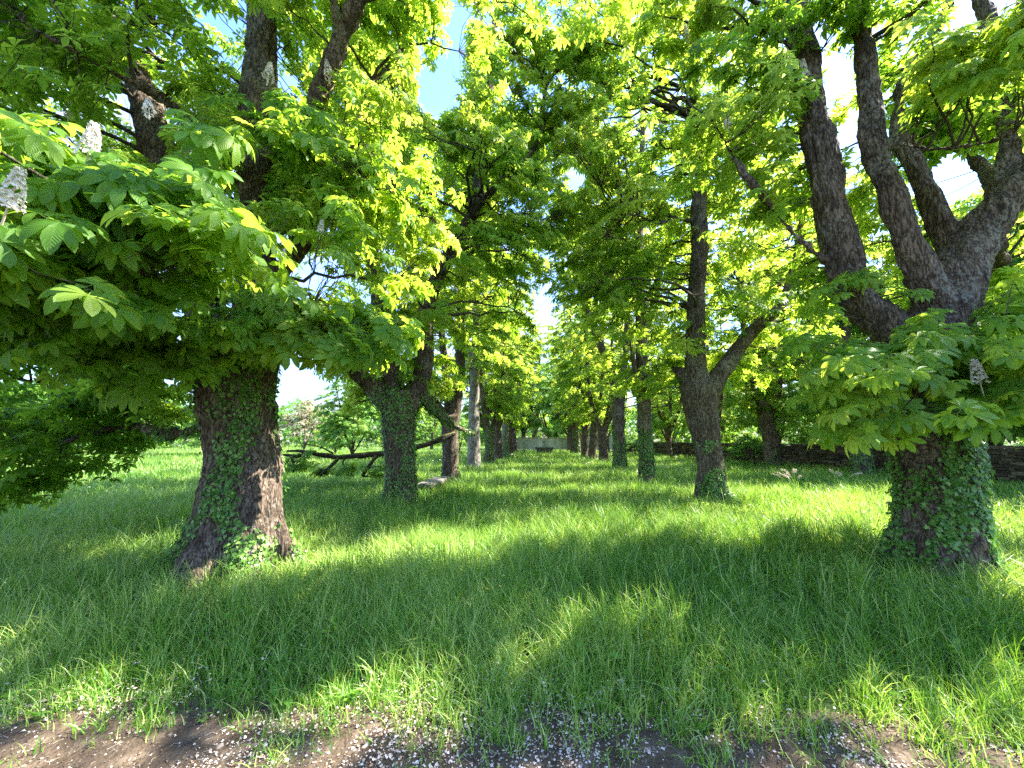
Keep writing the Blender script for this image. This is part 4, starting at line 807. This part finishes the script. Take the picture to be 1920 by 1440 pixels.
# ------------------------------------------------------------------ trees and bushes outside the walls and across the field
PROTOS.append(proto_tree(105, H=9, fork=.9, nodes=2000, r0=.2, crown=((0, 0, 4.8), (3.8, 3.6, 4.4)), skirt=False, leaf=.24, leafmat=M_FIELD, tone=.12, nl=5)); IVIES.append(None)
PROTOS.append(proto_tree(106, H=5.0, fork=.5, nodes=1100, r0=.10, crown=((0, 0, 2.3), (3.0, 2.4, 2.1)), skirt=False, leaf=.17, leafmat=M_FIELD, tone=.0, nl=5)); IVIES.append(None)
PROTOS.append(proto_tree(107, H=7, fork=.9, nodes=1100, r0=.13, crown=((0, 0, 3.8), (3.0, 2.8, 3.0)), skirt=False, leaf=.17, leafmat=M_PINK, tone=.0, nl=5)); IVIES.append(None)
BG = 'trees and bushes beyond the meadow'
for (x, y, pi, rz, s, nm, ct, lb) in (
    (-13.5, 33, 4, .3, .78, 'field_tree', 'tree', 'rounded fresh green tree across the field, seen between the two nearest left trunks'),
    (-10.2, 38, 4, 2.0, .70, 'field_tree', 'tree', 'fresh green tree across the field just left of the second left trunk'),
    (-24.5, 46, 6, 1.0, .95, 'field_tree', 'tree', 'pale beige-green tree at the field edge, right of the nearest left trunk'),
    (-6.5, 48, 5, .5, 1.0, 'bush', 'bush', 'low bush across the field between the second and third left trunks'),
    (-19, 42, 5, 2.5, .9, 'bush', 'bush', 'low green bush at the foot of the pale beige-green tree'),
    (-31, 40, 4, 3.0, .8, 'field_tree', 'tree', 'bright tree at the field edge behind the nearest left trunk'),
    (-40, 42, 4, 4.0, .8, 'field_tree', 'tree', 'bright tree at the field edge left of the nearest left trunk'),
    (-50, 40, 4, 5.0, .85, 'field_tree', 'tree', 'bright tree at the field edge near the left border of the picture'),
    (-60, 46, 5, 1.0, 1.8, 'bush', 'bush', 'broad green bush at the far left edge of the field'),
    (-12, 58, 0, 5.0, .8, 'woodland_tree', 'tree', 'tall tree far behind the field, left of the end wall'),
    (-20, 62, 0, 1.0, .7, 'woodland_tree', 'tree', 'tall tree far behind the field beyond the rounded green tree')):
    plant(pi, x, y, rz, s, lb, False, BG, nm, ct)
EG = 'trees rising behind the end wall'
for (x, y, pi, rz, s, lb) in ((-3.5, 60, 4, .2, 1.1, 'light green tree behind the left end of the plaster wall'), (1.8, 62, 0, 1.2, 1.0, 'tree with a visible dark trunk rising behind the plaster wall, left of the basin'),
                              (6.5, 63, 4, 2.2, 1.6, 'yellow-green tree behind the plaster wall directly above the basin'), (11.5, 60, 4, 3.3, 1.2, 'light green tree behind the right end of the plaster wall'),
                              (17, 62, 2, 4.0, .85, 'tree behind the pale wall right of the brick pillar'), (24, 60, 4, 5.0, 1.3, 'tree in the far right corner behind both walls'), (4.0, 70, 1, 3.0, 1.6, 'tallest tree in the gap at the end of the alley')):
    plant(pi, x, y, rz, s, lb, False, EG, 'woodland_tree')
WG = 'trees behind the low stone wall'
for (x, y, pi, rz, s, lb) in ((22.5, 12.5, 4, .5, 1.4, 'light green tree behind the stone wall at the right edge of the picture'), (22, 18, 4, 1.5, 1.45, 'light green tree behind the stone wall, left of the nearest right trunk'),
                              (21.5, 24, 4, 2.7, 1.4, 'light green tree behind the stone wall, above the ivy-coated trunk'), (21, 31, 4, 3.9, 1.1, 'light green tree behind the stone wall, above the leaning trunk'),
                              (20.5, 39, 4, 4.6, 1.15, 'light green tree behind the far part of the stone wall'), (19.5, 48, 4, 5.2, 1.2, 'light green tree where the stone wall meets the end wall'),
                              (29, 20, 0, 1.1, 1.1, 'tall tree standing back behind the stone wall at right'), (29, 33, 2, 1.1, 1.1, 'tall tree standing back behind the stone wall further off'),
                              (31, 8, 0, 2.1, 1.1, 'tall tree standing back behind the wall past the right edge')):
    plant(pi, x, y, rz, s, lb, False, WG, 'woodland_tree')
for (x, y, rz, s, lb) in ((-1.6, 54.6, 2, .75, 'green shrub hiding the left end of the plaster end wall'), (15.2, 25.2, 0, .42, 'leafy shrub growing against the foot of the stone wall'), (12.6, 40, 1, .55, 'shrub far back on the right in front of the wall')):
    plant(5, x, y, rz, s, lb, False, 'shrubs growing against the walls', 'bush', 'bush')

# ------------------------------------------------------------------ far wood closing the horizon
rw = np.random.default_rng(19); n = 9000; a = rw.uniform(-1.15, 1.15, n); r = rw.uniform(95, 108, n); x, y = r * np.sin(a), r * np.cos(a)
hgt = 5 + 7 * fbm(np.stack([a * 14, a * 0, a * 0], 1), 5, 3); z = rw.uniform(0, 1, n) ** .8 * hgt
wp = np.stack([x, y, z], 1); i = np.repeat(np.arange(n), 4); m_ = len(i); fw = norm(rw.normal(0, 1, (m_, 3))); mb = MB()
stamp(mb, TPL[3][0], wp[i] + rw.normal(0, .5, (m_, 3)), fw, rw.normal(0, .6, (m_, 3)) + [0, 0, 1.], rw.uniform(.45, .8, m_), np.clip(.45 + (fbm(wp * .2, 3, 2)[i] - .5) * 1.2 + rw.normal(0, .12, m_), 0, 1))
link('distant_wood', mb.build('distant_wood', M_FIELD), kind='stuff', label='far-off wood and hedges along the horizon', cat='wood')

# ================================================================== WALLS
# rubble wall along the right
def wall_x(y): return 19.55 - .098 * y
rw = np.random.default_rng(9); wr = link('stone_wall', None, None, 'long low dry rubble wall with flat coping running behind the right-hand trees', 'wall', None, None, (wall_x(12), 12, 0))
wo_ = np.array([wall_x(12), 12, 0]); st = MB(); core = MB(); cap = MB(); wdir = norm(V3(-.098, 1, 0)); nrm_ = V3(-1, -.098, 0)
y = 3.0
rows_h = .115
for r_i in range(11):
    y = 3.0 + rw.uniform(0, .3); z = .03 + r_i * rows_h
    while y < 52:
        w = rw.uniform(.16, .42) * (1 + max(0, y - 25) * .03); h = rows_h * rw.uniform(.78, 1.0)
        st.box((wall_x(y + w / 2) + rw.uniform(-.035, .02), y + w / 2, z + h / 2 + rw.uniform(-.01, .01)), (.20, w * .93, h), rz=math.atan(.098) + rw.normal(0, .03), var=float(np.clip(rw.beta(2, 2.4), 0, 1)), jit=.014, rng=rw); y += w
for ya in np.arange(3, 52, 3.5):
    core.box((wall_x(ya + 1.75) + .22, ya + 1.75, .62), (.44, 3.52, 1.26), rz=math.atan(.098))
y = 3.0
while y < 52:
    w = rw.uniform(.4, .8); cap.box((wall_x(y + w / 2) + .17, y + w / 2, 1.33 + rw.uniform(-.015, .015)), (.62, w * .97, .085), rz=math.atan(.098) + rw.normal(0, .02), var=rw.uniform(.6, 1), jit=.012, rng=rw); y += w
link('rubble', st.build('rubble', M_RUBBLE, off=wo_), wr); link('core', core.build('core', M_MORTAR, off=wo_), wr); link('coping', cap.build('coping', M_RUBBLE, off=wo_), wr)
# plaster wall across the end of the alley
WY = 56.3
ew = link('end_wall', None, None, 'stained plaster wall with a clay tile top closing the alley behind the stone basin', 'wall', None, None, (2.5, WY, 0)); b = MB()
b.box((0, 0, .95), (12.6, .35, 1.9)); link('plaster', b.build('plaster', M_PLASTER), ew); b = MB()
for i in range(58):
    b.box((-6.3 + i * .22, -.13 + rw.uniform(-.01, .01), 1.98), (.20, .34, .05), rz=rw.normal(0, .03), var=rw.random(), jit=.006, rng=rw); b.box((-6.3 + i * .22, .14, 1.985), (.20, .30, .05), var=rw.random())
link('tiles', b.build('tiles', M_TILE), ew)
bp_ = link('brick_pillar', None, None, 'red brick pillar at the right end of the plaster wall', 'pillar', None, None, (9.25, WY - .1, 0)); b = MB()
for r_i in range(24):
    for q in range(3): b.box((-.42 + q * .42 + (.1 if r_i % 2 else -.1), 0, .045 + r_i * .088), (.40, .60, .078), var=rw.random())
link('bricks', b.build('bricks', M_BRICK), bp_); b = MB(); b.box((0, 0, 2.16), (1.45, .72, .10), var=.5); link('cap', b.build('cap', M_STONE), bp_)
ew2 = link('side_wall', None, None, 'pale plaster wall continuing to the right of the brick pillar', 'wall', None, None, (14.0, WY + .2, 0)); b = MB()
b.box((0, 0, 1.1), (8.2, .35, 2.2)); link('plaster', b.build('plaster', M_PLASTER), ew2); b = MB(); b.box((0, 0, 2.25), (8.3, .5, .10), var=.8); link('coping', b.build('coping', M_STONE), ew2)

# ================================================================== STONE BASIN
fx, fy = 3.75, 45.6
fr = link('stone_basin', None, None, 'large flared grey stone basin standing in the grass at the end of the alley', 'fountain', None, None, (fx, fy, 0))
def ring_shape(prof, sx, sy, k=4, rnd=.0):
    """octagonal lofted shape; prof rows (half width, z)"""
    base = np.array([[-1, -.62], [-.8, -1], [.8, -1], [1, -.62], [1, .62], [.8, 1], [-.8, 1], [-1, .62]]); V = []
    for (w, z) in prof: V.append(np.column_stack([base * [w * sx, w * sy], np.full(8, z)]))
    idx = np.arange(8 * len(prof)).reshape(-1, 8); a, c = idx[:-1], idx[1:]
    return np.vstack(V), np.stack([a, np.roll(a, -1, 1), np.roll(c, -1, 1), c], -1).reshape(-1, 4)
b = MB(); v, f = ring_shape([(.80, -.05), (.80, .10), (.76, .14), (.86, .45), (.93, .60)], 1.05, .7); b.add(v, [f]); link('bowl', b.build('bowl', M_STONE), fr)
b = MB(); v, f = ring_shape([(.93, .60), (1.0, .64), (1.02, .72), (1.0, .78), (.9, .78), (.86, .70), (.80, .40)], 1.08, .72); b.add(v, [f]); link('rim', b.build('rim', M_STONE), fr)
b = MB(); v, f = ring_shape([(.82, .66), (.0, .66)], 1.08, .72); b.add(v, [f]); link('water', b.build('water', M_WATER), fr)
b = MB(); V, F, T = tube1([[0, 0, .4], [0, 0, .9], [0, 0, 1.35]], [.06, .04, .035], 10); b.add(V, [F, T]); V, F, T = tube1([[0, 0, 1.33], [0, 0, 1.38], [0, 0, 1.46], [0, 0, 1.47]], [.04, .12, .24, .20], 14); b.add(V, [F, T])
link('spout', b.build('spout', M_STONE), fr)
# small stone seat by the last left trees
sb = link('stone_bench', None, None, 'small stone bench far off beside the last trees of the left row', 'bench', 'stone benches', None, (1.0, 43.5, 0)); b = MB(); b.box((0, 0, .50), (1.1, .45, .10)); link('seat', b.build('seat', M_STONE), sb)
for s_ in (-.38, .38): b = MB(); b.box((s_, 0, .21), (.16, .36, .46)); link('leg', b.build('leg', M_STONE), sb)
# stone bench near the third tree
def slab(c, d, rng, ch=.03):
    """rough chamfered slab"""
    m = MB(); x, y, z = np.array(d) / 2; P8 = []
    for zz, ins in ((-z, ch), (-z + ch, 0), (z - ch, 0), (z, ch)):
        nx, ny = 5, 5; ring = [(-x + ins + (2 * x - 2 * ins) * i / nx, -y + ins) for i in range(nx)] + [(x - ins, -y + ins + (2 * y - 2 * ins) * i / ny) for i in range(ny)] + \
            [(x - ins - (2 * x - 2 * ins) * i / nx, y - ins) for i in range(nx)] + [(-x + ins, y - ins - (2 * y - 2 * ins) * i / ny) for i in range(ny)]
        P8.append([(a_ + rng.normal(0, .012), b_ + rng.normal(0, .012), zz + rng.normal(0, .006)) for a_, b_ in ring])
    V = np.array(P8).reshape(-1, 3) + c; idx = np.arange(len(V)).reshape(4, -1); a_, c_ = idx[:-1], idx[1:]
    F = np.stack([a_, np.roll(a_, -1, 1), np.roll(c_, -1, 1), c_], -1).reshape(-1, 4); m.add(V, [F, idx[-1][None], idx[0][::-1][None]]); return m
bo = V3(-2.35, 12.0, 0); be = link('stone_bench', None, None, 'rough weathered stone slab bench in the grass behind the ivy-coated second left trunk', 'bench', 'stone benches', None, tuple(bo)); be.rotation_euler = (0, 0, math.radians(-3))
link('seat', slab((0, 0, .34), (.50, 2.1, .13), rw).build('seat', M_STONE, False), be)
for yy in (-.7, .72): link('leg', slab((0, yy, .12), (.40, .28, .33), rw).build('leg', M_STONE, False), be)

# ================================================================== FALLEN BOUGH
fo = P(700, 855, 13.2); fo[2] = 0; rng = np.random.default_rng(77)
def limb_obj(rows, off, k=14):
    s = spline(limb_px(rows)); s[:, :3] += (np.stack([fbm(s[:, :3] * 2.3 + 5, 40 + q, 2) for q in range(3)], 1) - .5) * .10
    s[:, 3] *= .66 + .35 * vnoise(s[:, :3] * 3, 3); V, F, T = tube1(s[:, :3], s[:, 3], k); m = MB(); m.add(V, [F, T]); return m, s
fb = link('fallen_bough', None, None, 'long mossy fallen bough propped on its side branches behind the second left trunk', 'bough', None, None, tuple(fo))
m, s = limb_obj([(853, 812, 15.0, 9), (820, 826, 14.6, 12), (785, 838, 14.2, 13), (740, 848, 13.6, 15), (690, 852, 13.1, 14), (645, 857, 12.8, 13), (605, 853, 12.6, 11), (570, 847, 12.4, 8), (538, 846, 12.2, 5)], fo)
link('limb', m.build('limb', M_MOSSY, True, off=fo), fb); allsk = [s]
for rows in ([(705, 855, 13.1, 11), (694, 870, 12.9, 9), (681, 892, 12.7, 7)], [(635, 858, 12.7, 10), (618, 875, 12.5, 8), (600, 893, 12.3, 6)], [(648, 858, 12.8, 5), (643, 868, 12.7, 4), (650, 880, 12.6, 4), (664, 892, 12.5, 3)],
             [(575, 850, 12.4, 9), (558, 856, 12.3, 9), (535, 853, 12.2, 6), (525, 856, 12.2, 4)], [(548, 856, 12.2, 7), (551, 870, 12.1, 6), (549, 886, 12.0, 5)], [(572, 850, 12.4, 3), (570, 866, 12.4, 2)], [(625, 850, 12.7, 4), (600, 838, 12.6, 3), (570, 832, 12.5, 2)]):
    m, s = limb_obj(rows, fo, 9); link('side_branch', m.build('side_branch', M_MOSSY, True, off=fo), fb); allsk.append(s)
nd = crown_nodes([(P(560, 868, 12.2), (.8, .5, .25), 45), (P(640, 880, 12.6), (1.1, .5, .2), 36), (P(720, 878, 12.8), (.6, .4, .2), 18), (P(700, 880, 13.2), (1.2, .4, .2), 30)], rng, .2, minz=.15)
c_, b_ = make_foliage(nd, np.vstack(allsk), rng, fo, .13, nprim=12, tone=.1, lodmin=2); link('foliage', c_, fb); link('branches', b_, fb)

# ================================================================== TALL DOCK PLANTS
def dock(px, py, Yd, h, n, lb, seed):
    rng = np.random.default_rng(seed); g = P(px, py, Yd); g[2] = 0; root = link('dock_plant', None, None, lb, 'plant', 'tall seeding plants in the sunny grass', None, tuple(g))
    m = MB()
    for i in range(n):
        a = rng.uniform(0, 6.3); ln = rng.uniform(.1, .55); hh = h * rng.uniform(.65, 1.05); t = np.linspace(0, 1, 9)[:, None]
        pth = np.hstack([np.cos(a) * ln * t ** 2.2, np.sin(a) * ln * t ** 2.2, hh * (t - .18 * t ** 5)]) + [rng.normal(0, .08), rng.normal(0, .08), 0]
        V, F, T = tube1(pth, np.linspace(.006, .003, 9), 5); m.add(V, [F, T], .8); hd = MB(); k = 40; ti = rng.uniform(.72, 1, k); po = np.stack([np.interp(ti, t[:, 0], pth[:, q]) for q in range(3)], 1)
        stamp(hd, (np.array([[0, 0, 0], [.5, .3, .2], [1, 0, 0], [.5, -.3, .2]]), np.array([[0, 3, 2, 1]]), np.zeros((4, 2))), po, rng.normal(0, 1, (k, 3)), rng.normal(0, 1, (k, 3)), np.full(k, .045), rng.uniform(.2, .8, k)); link('seed_head', hd.build('seed_head', M_PETAL), root)
    link('stems', m.build('stems', M_GRASS), root)
dock(1490, 920, 12.3, .95, 9, 'clump of tall arching pale seed stems in the grass left of the nearest right trunk', 1)
dock(1590, 915, 12.5, .8, 4, 'sparser pale seed stems close beside the nearest right trunk', 2)
